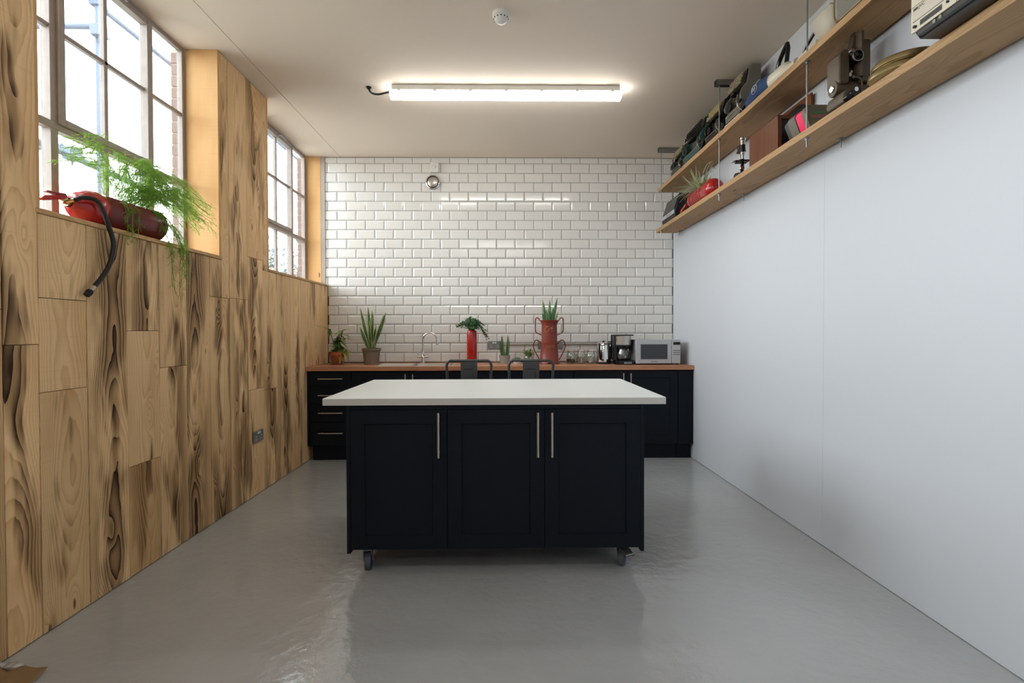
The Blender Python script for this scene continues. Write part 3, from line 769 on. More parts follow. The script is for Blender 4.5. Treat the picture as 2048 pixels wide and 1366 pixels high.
# 1 terracotta pot with mixed foliage
t = thing('potted_plant', 'leafy yellow-green plant in terracotta pot, against the wooden wall', 'plant', (-1.735, 5.22, CT))
bm = bmesh.new(); lathe(bm, [(.03, 0), (.062, 0), (.064, .004), (.078, .072), (.074, .072), (.060, .006), (.001, .006)], 32, cap=False); obj('saucer_pot', bm, 'glass', t)['label'] = 'clear outer pot'
bm = bmesh.new(); pot(bm, .055, .072, .125, .010, .035); o = obj('pot', bm, 'terracotta', t, loc=(0, 0, .008)); 
bm = bmesh.new(); lathe(bm, [(.068, .112), (.04, .118), (.001, .12)], 20, cap=False); obj('soil', bm, 'soil', t)
rnd = random.Random(4)
bm = bmesh.new()
stems = []
for k in range(9):
    a = rnd.uniform(0, 6.28); r = rnd.uniform(.03, .09)
    pts = smoothpath([(0, 0, .11), (r * .4 * math.cos(a), r * .4 * math.sin(a), .2), (r * math.cos(a), r * math.sin(a), rnd.uniform(.27, .36))], 4); stems.append(pts); tube(bm, pts, .0035, 5)
tube(bm, smoothpath([(0, 0, .11), (.08, -.02, .14), (.10, -.05, .08)], 4), .003, 5); stems.append(smoothpath([(.02, 0, .13), (.08, -.03, .15), (.10, -.05, .06)], 4))
obj('stems', bm, 'bark', t)
for k in range(58):
    st = stems[k % len(stems)]; p = st[rnd.randint(2, len(st) - 1)]
    a = rnd.uniform(0, 6.28); bm, uv = leafbm()
    x = p.x; mt = rnd.choice(['pothos', 'pothos', 'pothos_dark', 'pothos_dark', 'pothos'])
    if p.z > .30 and k % 3 == 0: mt = 'pothos_pale'
    if x > .04 and p.z < .22 and k % 2 == 0: mt = 'pothos_sick'
    d = Vector((math.cos(a), -abs(math.sin(a)) * .7, rnd.uniform(-.5, .55)))
    strip_leaf(bm, uv, p, d, rnd.uniform(.07, .115), rnd.uniform(.030, .046), rnd.uniform(.15, .6), .2, 6, shape='heart')
    obj('leaf', bm, mt, t)
for (p, d, L, w, mt, dr) in (((.03, 0, .33), (.75, -.2, .35), .16, .075, 'pothos_pale', .2), ((.02, 0, .30), (.6, -.4, .6), .13, .045, 'pothos_pale', .1), ((.05, 0, .27), (1, -.3, .12), .13, .045, 'pothos_sick', .3),
                            ((-.03, 0, .31), (-.62, -.25, .55), .15, .035, 'pothos', .1), ((-.05, -.02, .36), (-.9, -.9, .38), .26, .022, 'pothos', .05)):
    bm, uv = leafbm(); strip_leaf(bm, uv, p, d, L, w, dr, .2, 8, shape='heart'); obj('leaf', bm, mt, t)
for k in range(9):
    bm, uv = leafbm(); strip_leaf(bm, uv, (.085 + rnd.uniform(-.04, .03), -.04 + rnd.uniform(-.02, .02), .10 + rnd.uniform(0, .08)), (rnd.uniform(-.4, .4), -.5, -1), rnd.uniform(.07, .11), .036, .1, .2, 6, shape='heart'); obj('leaf', bm, 'pothos_sick' if k % 2 else 'pothos_dark', t)
# 2 variegated snake plant
t = thing('snake_plant', 'tall yellow-edged snake plant in a taupe plastic pot', 'plant', (-1.383, 5.235, CT))
bm = bmesh.new(); pot(bm, .076, .088, .168, .009, .026); obj('pot', bm, 'taupe', t, bevel=.001)
bm = bmesh.new(); lathe(bm, [(.088, .148), (.05, .154), (.001, .156)], 20, cap=False); obj('soil', bm, 'soil', t)
for (dx, dy, ex, ez, w) in ((-.02, .0, -.115, .44, .040), (-.01, .01, -.04, .46, .040), (.0, .0, .03, .385, .042), (.012, -.01, .16, .395, .055), (.02, .01, .12, .37, .045), (-.025, -.01, -.105, .24, .048), (0, -.02, -.01, .30, .038), (.02, -.015, .05, .25, .04), (-.01, .02, .0, .42, .036)):
    bm, uv = leafbm(); d = Vector((ex - dx, rnd.uniform(-.03, .03), ez)); strip_leaf(bm, uv, (dx, dy, .15), d, d.length, w, 0, .35, 10, side=(1, rnd.uniform(-.7, .7), 0)); obj('leaf', bm, 'snake_y', t, solid=.0022)
# 3 red vase with trailing succulent
t = thing('succulent_vase', 'tall red cylinder vase with trailing blue-green succulent', 'plant', (-.336, 5.24, CT))
bm = bmesh.new(); lathe(bm, [(.03, 0), (.050, 0), (.053, .006), (.053, .335), (.048, .347), (.043, .35), (.043, .34), (.046, .30), (.001, .30)], 32, cap=False); obj('vase', bm, 'red', t, sharp=45)
bm = bmesh.new()
for k in range(4): box(bm, -.0545, -.0445, -.030, -.026, .07 + k * .05, .095 + k * .05)
obj('label_patch', bm, 'gold_paint', t)
bm, uv = leafbm(); sb = bmesh.new()
for k in range(44):
    a = rnd.uniform(0, 6.28); r = rnd.uniform(.03, .155); h = rnd.uniform(0, .12) * (1 - r * 3)
    mid = Vector((r * .5 * math.cos(a), r * .4 * math.sin(a), .36 + max(h, .03) + .02)); end = Vector((r * math.cos(a), r * .8 * math.sin(a) , .36 + h))
    if k < 6: end = Vector((.16 + rnd.uniform(-.04, .02), rnd.uniform(-.05, .0), .36 - rnd.uniform(.02, .13))); mid = Vector((.07, -.02, .40))
    if 6 <= k < 9: end = Vector((-.17 + rnd.uniform(0, .03), rnd.uniform(-.04, .02), .36 + rnd.uniform(-.02, .05))); mid = Vector((-.07, -.01, .41))
    P = smoothpath([(0, 0, .31), mid, end], 6); tube(sb, P, .0022, 5)
    for i, p in enumerate(P[3:]):
        for j in range(3):
            b = rnd.uniform(0, 6.28); strip_leaf(bm, uv, p, (math.cos(b), math.sin(b), rnd.uniform(-.3, .7)), rnd.uniform(.020, .034), rnd.uniform(.014, .021), .1, .3, 4, shape='oval')
obj('stems', sb, 'bark', t); o = obj('foliage', bm, 'succ', t); o['kind'] = 'stuff'
# 4 small cylindrical snake plant
t = thing('snake_plant', 'small spiky snake plant in a grey stone pot beside the socket', 'plant', (.006, 5.27, CT))
bm = bmesh.new(); pot(bm, .050, .058, .088, 0); obj('pot', bm, 'grey_pot', t, sharp=50)
bm = bmesh.new(); lathe(bm, [(.055, .072), (.001, .076)], 20, cap=False); obj('soil', bm, 'soil', t)
for dx, dy, ex, ez in ((-.03, 0, -.062, .235), (-.018, .01, -.035, .285), (-.012, -.015, -.01, .22), (0, .01, -.028, .30), (.012, -.01, .022, .20), (.02, .01, .034, .30), (.03, 0, .046, .285), (.035, -.01, .052, .24), (.018, .02, .03, .25), (-.02, .02, -.05, .25)):
    bm = bmesh.new(); v = Vector((dx, dy, .07)); w_ = Vector((ex, dy, ez)); tube(bm, [v, v.lerp(w_, .5), v.lerp(w_, .85), w_], [.0085, .008, .005, .0012], 8); obj('leaf', bm, 'snake_g', t)
# 5 succulent rosette in white pot
t = thing('succulent_pot', 'low grey succulent rosette in a small white pot', 'plant', (.135, 5.24, CT))
bm = bmesh.new(); pot(bm, .040, .048, .050, 0); obj('pot', bm, 'white_pot', t, sharp=50)
bm = bmesh.new(); lathe(bm, [(.046, .038), (.001, .042)], 20, cap=False); obj('soil', bm, 'soil', t)
bm, uv = leafbm()
for k in range(46):
    a = k * 2.4; e = 1 - k / 46; strip_leaf(bm, uv, (0, 0, .045), (math.cos(a) * (.3 + e), math.sin(a) * (.3 + e), .9 - .6 * e), .025 + .032 * e, .014, .1, .35, 5, shape='oval')
o = obj('rosette', bm, 'succ', t, solid=.0025); o['kind'] = 'stuff'
# 6 jade cuttings in a glass bowl
t = thing('succulent_bowl', 'bright green small-leaved plant in a clear glass bowl', 'plant', (.262, 5.30, CT))
bm = bmesh.new(); lathe(bm, [(.03, 0), (.045, .004), (.058, .03), (.056, .062), (.050, .078), (.0475, .078), (.0535, .060), (.055, .031), (.043, .007), (.001, .006)], 32, cap=False); obj('bowl', bm, 'glass', t)
bm = bmesh.new(); lathe(bm, [(.001, .008), (.042, .009), (.053, .032), (.052, .045), (.001, .047)], 24, cap=False); obj('gravel', bm, 'grey_pot', t)
bm, uv = leafbm(); sb = bmesh.new()
for k in range(22):
    a = rnd.uniform(0, 6.28); r = rnd.uniform(.01, .055); P = smoothpath([(0, 0, .045), (r * .5 * math.cos(a), r * .5 * math.sin(a), .085), (r * math.cos(a), r * math.sin(a), rnd.uniform(.09, .15))], 4); tube(sb, P, .002, 5)
    for p in P[3:]:
        for j in range(3):
            b = rnd.uniform(0, 6.28); strip_leaf(bm, uv, p, (math.cos(b), math.sin(b), rnd.uniform(0, .7)), .020, .014, .1, .3, 4, shape='oval')
obj('stems', sb, 'bark', t); o = obj('foliage', bm, 'jade', t, solid=.0018); o['kind'] = 'stuff'

# 7 stacked churn
t = thing('stacked_churn', 'rust-red two-tier metal churn with loop handles holding a snake plant', 'planter', (.472, 5.20, CT))
bm = bmesh.new(); lathe(bm, [(.05, 0), (.104, 0), (.104, .012), (.098, .018), (.086, .205), (.088, .212), (.088, .222), (.080, .226), (.001, .226)], 40, cap=False); lo = obj('lower_tier', bm, 'brick_red', t, sharp=50)
bm = bmesh.new(); lathe(bm, [(.081, .222), (.081, .300), (.080, .395), (.086, .425), (.101, .452), (.098, .455), (.083, .428), (.077, .395), (.077, .36), (.001, .36)], 40, cap=False); up2 = obj('upper_tier', bm, 'brick_red', t, sharp=50)
for s in (-1, 1):
    bm = bmesh.new(); P = smoothpath([(s * .098, 0, .448), (s * .110, 0, .470), (s * .128, 0, .480), (s * .142, 0, .468), (s * .144, 0, .42), (s * .143, 0, .345), (s * .128, 0, .322), (s * .082, 0, .300)], 5)
    for i in range(len(P) - 1):
        pass
    tube(bm, P, .0055, 8); box(bm, s * .1465 - .003, s * .1465 + .003, -.014, .014, .34, .47); obj('handle', bm, 'red_dark', up2)
    bm = bmesh.new(); P = smoothpath([(s * .088, 0, .205), (s * .108, 0, .235), (s * .128, 0, .248), (s * .150, 0, .238), (s * .166, 0, .195), (s * .156, 0, .145), (s * .125, 0, .085), (s * .100, 0, .04)], 5)
    tube(bm, P, .0055, 8)
    q = smoothpath([(s * .150, 0, .240), (s * .168, 0, .195), (s * .156, 0, .140)], 6)
    for a, b in zip(q[:-1], q[1:]):
        v = [bm.verts.new((a.x, -.014, a.z)), bm.verts.new((b.x, -.014, b.z)), bm.verts.new((b.x, .014, b.z)), bm.verts.new((a.x, .014, a.z))]; bm.faces.new(v)
        v2 = [bm.verts.new((c.co.x + s * .003, c.co.y, c.co.z)) for c in v]; bm.faces.new(v2[::-1])
        for i in range(4): bm.faces.new((v[i], v2[i], v2[(i + 1) % 4], v[(i + 1) % 4]))
    obj('handle', bm, 'red_dark', lo)
def oncyl(x, z, r): return (x, -math.sqrt(max(r * r - x * x, 0)) - .0008, z)
bm = bmesh.new()
tube(bm, [oncyl(p.x, p.z, .0815) for p in smoothpath([(-.040, 0, .385), (-.018, 0, .392), (-.045, 0, .37), (-.050, 0, .345), (-.030, 0, .335), (-.012, 0, .352), (.004, 0, .372), (.022, 0, .378), (.012, 0, .360), (.034, 0, .372)], 5)], .0022, 6)
tube(bm, [oncyl(p.x, p.z, .0815) for p in smoothpath([(.030, 0, .392), (.024, 0, .36), (.030, 0, .34), (.046, 0, .345)], 4)], .0014, 6)
obj('gold_flourish', bm, 'gold_paint', up2)['label'] = 'faded gold flourish'
bm = bmesh.new()
for xx in (-.038, -.020, 0, .020, .038):
    tube(bm, [oncyl(p.x, p.z, .0905) for p in smoothpath([(xx - .009, 0, .178), (xx + .005, 0, .196), (xx + .008, 0, .182), (xx - .004, 0, .168), (xx + .010, 0, .172)], 4)], .0014, 6)
obj('gold_script', bm, 'gold_paint', lo)['label'] = 'faded looping gold script'
bm = bmesh.new(); box(bm, -.022, .006, -.1052, -.1035, .008, .020); obj('base_slot', bm, 'type_black', lo)
bm = bmesh.new(); lathe(bm, [(.079, .385), (.001, .392)], 20, cap=False); obj('soil', bm, 'soil', t)
for dx, dy, ex, ez, w in ((-.03, 0, -.055, .23, .034), (-.02, .01, -.07, .30, .034), (0, 0, .005, .30, .036), (.015, 0, .085, .32, .034), (.03, -.01, .09, .17, .034), (-.025, -.015, -.03, .20, .030), (.0, -.02, .0, .20, .032), (.02, .015, .04, .22, .03), (-.035, 0, -.075, .16, .03)):
    bm, uv = leafbm(); d = Vector((ex - dx, 0, ez)); strip_leaf(bm, uv, (dx, dy, .37), d, d.length, w, 0, .3, 9, side=(1, rnd.uniform(-.7, .7), 0)); obj('leaf', bm, 'snake_g', up2, solid=.002)

# ------------------------------------------------------------------ jars
def jar(label, x, y, content, cname, seed):
    t = thing('storage_jar', label, 'jar', (x, y, CT), group='glass storage jars on the worktop')
    r = .050
    bm = bmesh.new(); lathe(bm, [(.02, 0), (r - .004, 0), (r, .006), (r, .098), (r * .80, .116), (r * .78, .124), (r * .74, .124), (r * .76, .114), (r - .003, .096), (r - .003, .008), (.001, .005)], 28, cap=False); obj('glass_body', bm, 'glass', t)
    bm = bmesh.new(); lathe(bm, [(.001, .128), (r * .80, .128), (r * .84, .131), (r * .84, .143), (r * .6, .149), (.001, .150)], 28, cap=False); obj('lid', bm, 'glass', t, sharp=50)
    bm = bmesh.new(); lathe(bm, [(r * .78, .124), (r * .83, .124), (r * .83, .128), (r * .78, .128)], 28, cap=False); obj('seal', bm, 'rose_lbl', t)
    bm = bmesh.new(); tube(bm, [(-.012, -r * .84, .146), (-.012, -r * .98, .118), (0, -r * 1.0, .100), (.012, -r * .98, .118), (.012, -r * .84, .146)], .0014, 6)
    tube(bm, [(r * .81 * math.cos(a), r * .81 * math.sin(a), .119) for a in [k * math.pi / 10 for k in range(20)]], .0015, 6, closed=True); obj('wire_clip', bm, 'steel', t)
    bm = bmesh.new(); q = random.Random(seed)
    for k in range(46):
        a = q.uniform(0, 6.28); rr = .034 * math.sqrt(q.random()); z = .013 + .07 * k / 46; s = q.uniform(.007, .011) if content != 'tea' else .012
        v = box(bm, -s, s, -s, s, -s * (.8 if content != 'tea' else .25), s * (.8 if content != 'tea' else .25))
        bmesh.ops.rotate(bm, verts=v, cent=(0, 0, 0), matrix=Matrix.Rotation(q.uniform(0, 3), 3, Vector((q.random(), q.random(), q.random() + .1)).normalized()))
        bmesh.ops.translate(bm, verts=v, vec=(rr * math.cos(a), rr * math.sin(a), z if content != 'tea' else .012 + z * .35))
    o = obj(cname, bm, {'tea': 'teabag', 'sugar': 'sugar', 'mixed': 'grey_board'}[content], t); o['kind'] = 'stuff'
jar('clear clip-top jar with dark contents, beside the red churn', .706, 5.26, 'tea', 'tea_bags', 1)
jar('clear clip-top jar of pale sachets, middle of the three jars', .810, 5.26, 'mixed', 'sachets', 2)
jar('clear clip-top jar of white lumps, beside the chrome kettle', .914, 5.26, 'sugar', 'sugar_lumps', 3)
# kettle
t = thing('electric_kettle', 'polished chrome electric kettle with black handle', 'kettle', (1.038, 5.20, CT))
bm = bmesh.new(); lathe(bm, [(.04, 0), (.078, 0), (.080, .012), (.074, .020), (.02, .020)], 32, cap=False); obj('power_base', bm, 'black', t)
bm = bmesh.new(); lathe(bm, [(.03, .021), (.075, .021), (.076, .05), (.073, .13), (.066, .19), (.058, .212), (.045, .222), (.02, .226), (.001, .227)], 36, cap=False); kb = obj('kettle_body', bm, 'chrome', t)
bm = bmesh.new(); lathe(bm, [(.0, .226), (.012, .227), (.014, .234), (.008, .240), (.001, .241)], 16, cap=False); obj('lid_knob', bm, 'black', t)
bm = bmesh.new(); P = [Vector((-.052, -.058, .205)), Vector((-.060, -.088, .200)), Vector((-.058, -.098, .150)), Vector((-.052, -.092, .09)), Vector((-.044, -.066, .05))]
tube(bm, smoothpath(P, 5), .011, 10); obj('handle', bm, 'gloss_black', t)
bm = bmesh.new(); prism(bm, [(-.012, .10), (.012, .10), (.010, .20), (-.010, .20)], 'x', .060, .076); obj('water_window', bm, 'black', t)
bm = bmesh.new(); prism(bm, [(.040, .205), (.085, .200), (.060, .160)], 'y', -.014, .014); obj('spout', bm, 'chrome', t, bevel=.004)
# coffee maker
t = thing('coffee_maker', 'black and steel filter coffee maker with glass jug', 'coffee maker', (1.222, 5.13, CT))
bm = bmesh.new(); prism(bm, rrect(-.095, .095, -.12, .13, .02), 'z', 0, .045); obj('base', bm, 'gloss_black', t, bevel=.003)
bm = bmesh.new(); prism(bm, rrect(-.095, -.060, -.03, .13, .008), 'z', .045, .30); prism(bm, rrect(-.095, .095, .06, .13, .01), 'z', .045, .30); obj('water_tank', bm, 'black', t, bevel=.002)
bm = bmesh.new(); prism(bm, rrect(-.095, .095, -.105, .13, .03), 'z', .292, .304); obj('lid', bm, 'black', t, bevel=.003)
bm = bmesh.new(); lathe(bm, [(.070, .195), (.079, .200), (.082, .292), (.01, .292)], 36, (0, -.022, 0)); obj('filter_housing', bm, 'steel', t, sharp=50)['label'] = 'brushed steel filter housing'
bm = bmesh.new(); lathe(bm, [(.078, .180), (.080, .200), (.02, .200)], 36, (0, -.022, 0)); lathe(bm, [(.055, .165), (.062, .182), (.01, .182)], 30, (0, -.022, 0)); obj('drip_collar', bm, 'black', t)
bm = bmesh.new(); lathe(bm, [(.02, .049), (.056, .050), (.066, .075), (.066, .105), (.052, .145), (.050, .160), (.048, .160), (.049, .146), (.063, .105), (.063, .076), (.053, .053), (.001, .052)], 32, (0, -.03, 0), cap=False); jg = obj('glass_jug', bm, 'glass', t)
bm = bmesh.new(); lathe(bm, [(.051, .152), (.054, .154), (.054, .168), (.01, .170)], 30, (0, -.03, 0)); obj('jug_lid', bm, 'black', jg)
bm = bmesh.new(); tube(bm, smoothpath([(.018, -.083, .158), (.030, -.115, .155), (.036, -.128, .12), (.030, -.110, .075)], 5), .009, 8); box(bm, .008, .030, -.095, -.075, .148, .162); obj('jug_handle', bm, 'gloss_black', jg)
bm = bmesh.new()
for k in range(4): box(bm, -.012 + k * .020, .002 + k * .020, -.1215, -.1195, .012, .026)
obj('buttons', bm, 'silver_pl', t)
# microwave
t = thing('microwave', 'silver microwave oven at the right end of the worktop', 'microwave', (1.549, 5.16, CT))
x0, x1, y0, y1, z0, z1 = -.224, .224, -.165, .165, .012, .252
obj('case', BX(x0, x1, y0 + .02, y1, z0, z1), 'silver_pl', t, bevel=.006)
bm = bmesh.new(); prism(bm, rrect(x0, .135, z0, z1, .006), 'y', y0, y0 + .019); dr = obj('door', bm, 'silver_pl', t, bevel=.003)
bm = bmesh.new(); prism(bm, rrect(-.178, .092, .056, .206, .004), 'y', y0 - .0022, y0 + .002); obj('door_window', bm, 'darkglass', dr)
bm = bmesh.new(); prism(bm, rrect(-.188, .102, .046, .216, .006), 'y', y0 - .0012, y0 + .002); obj('window_surround', bm, 'silver_pl', dr)
bm = bmesh.new(); tube(bm, smoothpath([(-.075, y0 - .001, .032), (-.06, y0 - .001, .036), (-.045, y0 - .001, .031), (-.03, y0 - .001, .035), (-.012, y0 - .001, .032)], 3), .0022, 5); obj('badge', bm, 'type_dark', dr)
bm = bmesh.new(); prism(bm, rrect(.138, x1, z0, z1, .006), 'y', y0, y0 + .019); cp = obj('control_panel', bm, 'silver_pl', t, bevel=.003)
obj('display', BX(.152, .220, y0 - .002, y0 + .001, .200, .228), 'gloss_black', cp)
bm = bmesh.new()
for i in range(3):
    for j in range(4): box(bm, .152 + j * .0175, .164 + j * .0175, y0 - .002, y0 + .001, .138 - i * .020, .148 - i * .020)
obj('buttons', bm, 'olive', cp)
obj('start_button', BX(.155, .217, y0 - .002, y0 + .001, .044, .062), 'silver_pl', cp, bevel=.001)
for sx_ in (-1, 1):
    for sy_ in (-1, 1):
        bm = bmesh.new(); lathe(bm, [(.014, 0), (.016, .013)], 14, (sx_ * .2, sy_ * .13, 0)); obj('foot', bm, 'black', t)
# plugs and leads
t = thing('plug_and_lead', 'black plug and drooping lead of the kettle, in the socket behind it', 'cable', (1.178, YB - .012, 1.10))
bm = bmesh.new(); prism(bm, rrect(-.024, .024, -.026, .026, .008), 'y', -.034, 0); obj('plug', bm, 'black', t, bevel=.004)
bm = bmesh.new(); tube(bm, smoothpath([(.0, -.03, -.02), (.01, -.07, -.06), (.0, -.12, -.12), (-.02, -.16, -.165), (-.06, -.19, -.171)], 6), .0035, 7); obj('lead', bm, 'black', t)
t = thing('plug_and_lead', 'black plug and drooping lead of the coffee maker, in the socket behind it', 'cable', (1.252, YB - .012, 1.10))
bm = bmesh.new(); prism(bm, rrect(-.022, .022, -.026, .026, .008), 'y', -.034, 0); obj('plug', bm, 'black', t, bevel=.004)
bm = bmesh.new(); tube(bm, smoothpath([(.0, -.03, -.02), (-.01, -.08, -.05), (-.04, -.13, -.10), (-.035, -.16, -.15), (.0, -.19, -.172), (.02, -.20, -.173)], 6), .0035, 7); obj('lead', bm, 'black', t)
# ------------------------------------------------------------------ sill planter: old extinguisher with asparagus fern
t = thing('extinguisher_planter', 'old red fire extinguisher lying on the window sill, planted with asparagus fern', 'planter', (-2.000, 2.66, ZS), rotz=math.radians(-2))
Rr = .086
bm = bmesh.new()
prof = [(.001, -.31), (.022, -.308), (.026, -.30), (.026, -.285), (.056, -.268), (.076, -.240), (.084, -.200), (Rr, -.17), (Rr, .20), (.088, .205), (.088, .218), (Rr, .222), (.074, .24), (.055, .256), (.001, .262)]
lathe(bm, prof, 40, (0, 0, Rr + .001), 'y', cap=False)
# planting slot cut in the top
slot = [f for f in bm.faces if f.calc_center_median().z > Rr * 1.80 and -.12 < f.calc_center_median().y < .19]
bmesh.ops.delete(bm, geom=slot, context='FACES')
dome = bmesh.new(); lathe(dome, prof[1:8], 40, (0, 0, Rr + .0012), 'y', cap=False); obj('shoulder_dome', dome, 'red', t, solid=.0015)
bmesh.ops.delete(bm, geom=[f for f in bm.faces if f.calc_center_median().y < -.175], context='FACES')
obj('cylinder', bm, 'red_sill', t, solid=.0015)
bm = bmesh.new(); cyl(bm, (0, -.32, Rr), (0, -.295, Rr), .018, 16); cyl(bm, (0, -.345, Rr), (0, -.32, Rr), .012, 12); cyl(bm, (.01, -.325, Rr), (.045, -.325, Rr + .008), .009, 12); obj('valve', bm, 'brass', t)
bm = bmesh.new()
prism(bm, [(-.325, Rr + .014), (-.335, Rr + .026), (-.435, Rr + .0), (-.45, Rr - .016), (-.44, Rr - .024), (-.35, Rr + .004)], 'x', -.012, .012); obj('carry_lever', bm, 'red', t, bevel=.002)
bm = bmesh.new(); prism(bm, [(-.32, Rr + .022), (-.33, Rr + .036), (-.42, Rr + .026), (-.425, Rr + .018)], 'x', -.010, .010); obj('squeeze_lever', bm, 'red_dark', t, bevel=.002)
hose = smoothpath([(.045, -.325, Rr + .008), (.075, -.31, Rr + .022), (.108, -.268, Rr + .008), (.128, -.228, -.03), (.134, -.218, -.10), (.132, -.24, -.19), (.130, -.285, -.26), (.128, -.325, -.305)], 8)
bm = bmesh.new(); tube(bm, hose, .0105, 12); obj('hose', bm, 'black', t)
a, b = hose[-1], (hose[-1] - hose[-2]).normalized()
bm = bmesh.new(); cyl(bm, a, a + b * .026, .0125, 14); obj('hose_ferrule', bm, 'steel', t)
bm = bmesh.new(); tube(bm, [a + b * .026, a + b * .034, a + b * .055], [.010, .0155, .0135], 12); obj('hose_nozzle', bm, 'black', t)
bm = bmesh.new(); prism(bm, rrect(-.055, .055, -.12, .19, .02), 'z', Rr * 1.50, Rr * 1.62); obj('soil', bm, 'soil', t)
# fern
rnd = random.Random(11)
bm, uv = leafbm(); sb = bmesh.new()
def needle(p, d, L, w):
    s = d.cross(Vector((rnd.uniform(-1, 1), rnd.uniform(-1, 1), rnd.uniform(-1, 1)))); s.normalize()
    v = [bm.verts.new(p - s * w), bm.verts.new(p + s * w), bm.verts.new(p + d * L)]; bm.faces.new(v)
def frond(P, density=1.0, spread=.055):
    tube(sb, P, .0013, 4, caps=False)
    n = len(P)
    for i in range(3, n):
        if rnd.random() > (.85 if i > n * .4 else .35) * density: continue
        t_ = i / n; ax = (P[i] - P[i - 1]).normalized()
        for k in range(2):
            d = (ax * .7 + Vector((rnd.uniform(-1, 1), rnd.uniform(-1, 1), rnd.uniform(-.6, .6)))).normalized()
            L = spread * (1.15 - .6 * t_) * rnd.uniform(.6, 1.2); q = [P[i] + d * L * s + Vector((0, 0, -.012)) * s * s for s in (0, .33, .66, 1)]
            tube(sb, q, .0006, 3, caps=False)
            m_ = int(L / .0042)
            for j in range(m_):
                s = (j + 1) / m_; p = P[i] + d * L * s + Vector((0, 0, -.012)) * s * s
                for h in range(3):
                    dd = (d * .8 + Vector((rnd.uniform(-1, 1), rnd.uniform(-1, 1), rnd.uniform(-1, 1)))).normalized(); needle(p, dd, rnd.uniform(.007, .013), .0008)
for k in range(96):
    y0 = rnd.uniform(-.10, .18); a = rnd.uniform(-1.0, 1.0)
    tgt = rnd.random()
    if tgt < .42: end = Vector((rnd.uniform(.0, .14), rnd.uniform(.30, .60), rnd.uniform(.12, .32)))
    elif tgt < .87: end = Vector((rnd.uniform(-.05, .16), rnd.uniform(.0, .34), rnd.uniform(.20, .36)))
    else: end = Vector((rnd.uniform(-.06, .14), rnd.uniform(-.42, .0), rnd.uniform(.20, .38)))
    mid = Vector((end.x * .5, (y0 + end.y) / 2, max(end.z, .2) + rnd.uniform(.02, .08)))
    frond(smoothpath([(rnd.uniform(-.03, .03), y0, Rr * 1.6), mid, end], 9))
for k in range(11):   # trailing over the sill
    y0 = rnd.uniform(.10, .20); y1 = y0 + rnd.uniform(.05, .17); z = -rnd.uniform(.02, .30) if k else -.30
    frond(smoothpath([(.02, y0, Rr * 1.6), (.07, y0 + .03, Rr * 1.7), (.122, y1, .0), (.125, y1 + rnd.uniform(-.02, .05), z)], 8), 1.0, .038)
for k in range(5):
    y0 = rnd.uniform(-.12, .0); frond(smoothpath([(.02, y0, Rr * 1.6), (.085, y0 + .02, Rr * 1.5), (.115, y0 + rnd.uniform(-.04, .04), -.02 - .05 * rnd.random())], 7), .9, .03)
fo = obj('fern_foliage', bm, 'fern', t, sharp=180); fo['kind'] = 'stuff'
o = obj('fern_stems', sb, 'fern', t); o['kind'] = 'stuff'

# ------------------------------------------------------------------ wall shelves on threaded rods
ZL, ZU = 2.338, 2.749     # tops
for nm, lab, zt, y1 in (('wall_shelf', 'upper scaffold-board shelf near the ceiling, on threaded rods', ZU, 5.24), ('wall_shelf', 'lower scaffold-board shelf on the white wall, on threaded rods', ZL, 5.30)):
    t = thing(nm, lab, 'shelf', (1.73, 2.4, zt - .038))
    ya = -.55
    parts = [(ya, 1.15), (1.153, y1)] if zt == ZL else [(ya, 1.9), (1.903, y1)]
    for a, b in parts:
        o = obj('shelf_board', BX(-.1125, .1125, a - (a + b) / 2, b - (a + b) / 2, 0, .038), 'pine_y', t, loc=(0, (a + b) / 2 - 2.4, 0), bevel=.002)
        o.color = (.15, 1, 0, 1)
RODS = [5.19, 3.79, 2.69, 1.28, -.1]
for i, y in enumerate(RODS):
    xf, xb = 1.638, 1.825
    t = thing('shelf_hanger', ['threaded-rod shelf hanger at the far end by the tiles', 'threaded-rod shelf hanger between the typewriters, second from the tiles', 'threaded-rod shelf hanger in front of the pink and grey radio', 'threaded-rod shelf hanger behind the cassette deck', 'threaded-rod shelf hanger nearest the room entrance'][i], 'hanger', ((xf + xb) / 2, y, ZC))
    for x in (xf, xb):
        q = x - (xf + xb) / 2
        bm = bmesh.new(); cyl(bm, (q, 0, -.03), (q, 0, ZL - .038 - .05 - ZC), .0042, 10); rod = obj('threaded_rod', bm, 'zinc', t)
        for z in (ZL - .038, ZU - .038):
            bm = bmesh.new(); lathe(bm, [(.006, -.001), (.016, -.001), (.016, -.004), (.009, -.004), (.009, -.012), (.006, -.012)], 6 if False else 16, (q, 0, z - ZC), cap=False)
            obj('nut_and_washer', bm, 'zinc', rod)
    bm = bmesh.new(); x0, x1 = -.125, .10
    for a in ((-.0205, -.018, -.041, 0), (.018, .0205, -.041, 0), (-.018, .018, -.0025, 0), (-.018, -.008, -.041, -.038), (.008, .018, -.041, -.038)): box(bm, x0, x1, a[0], a[1], a[2], a[3])
    obj('ceiling_channel', bm, 'zinc', t)

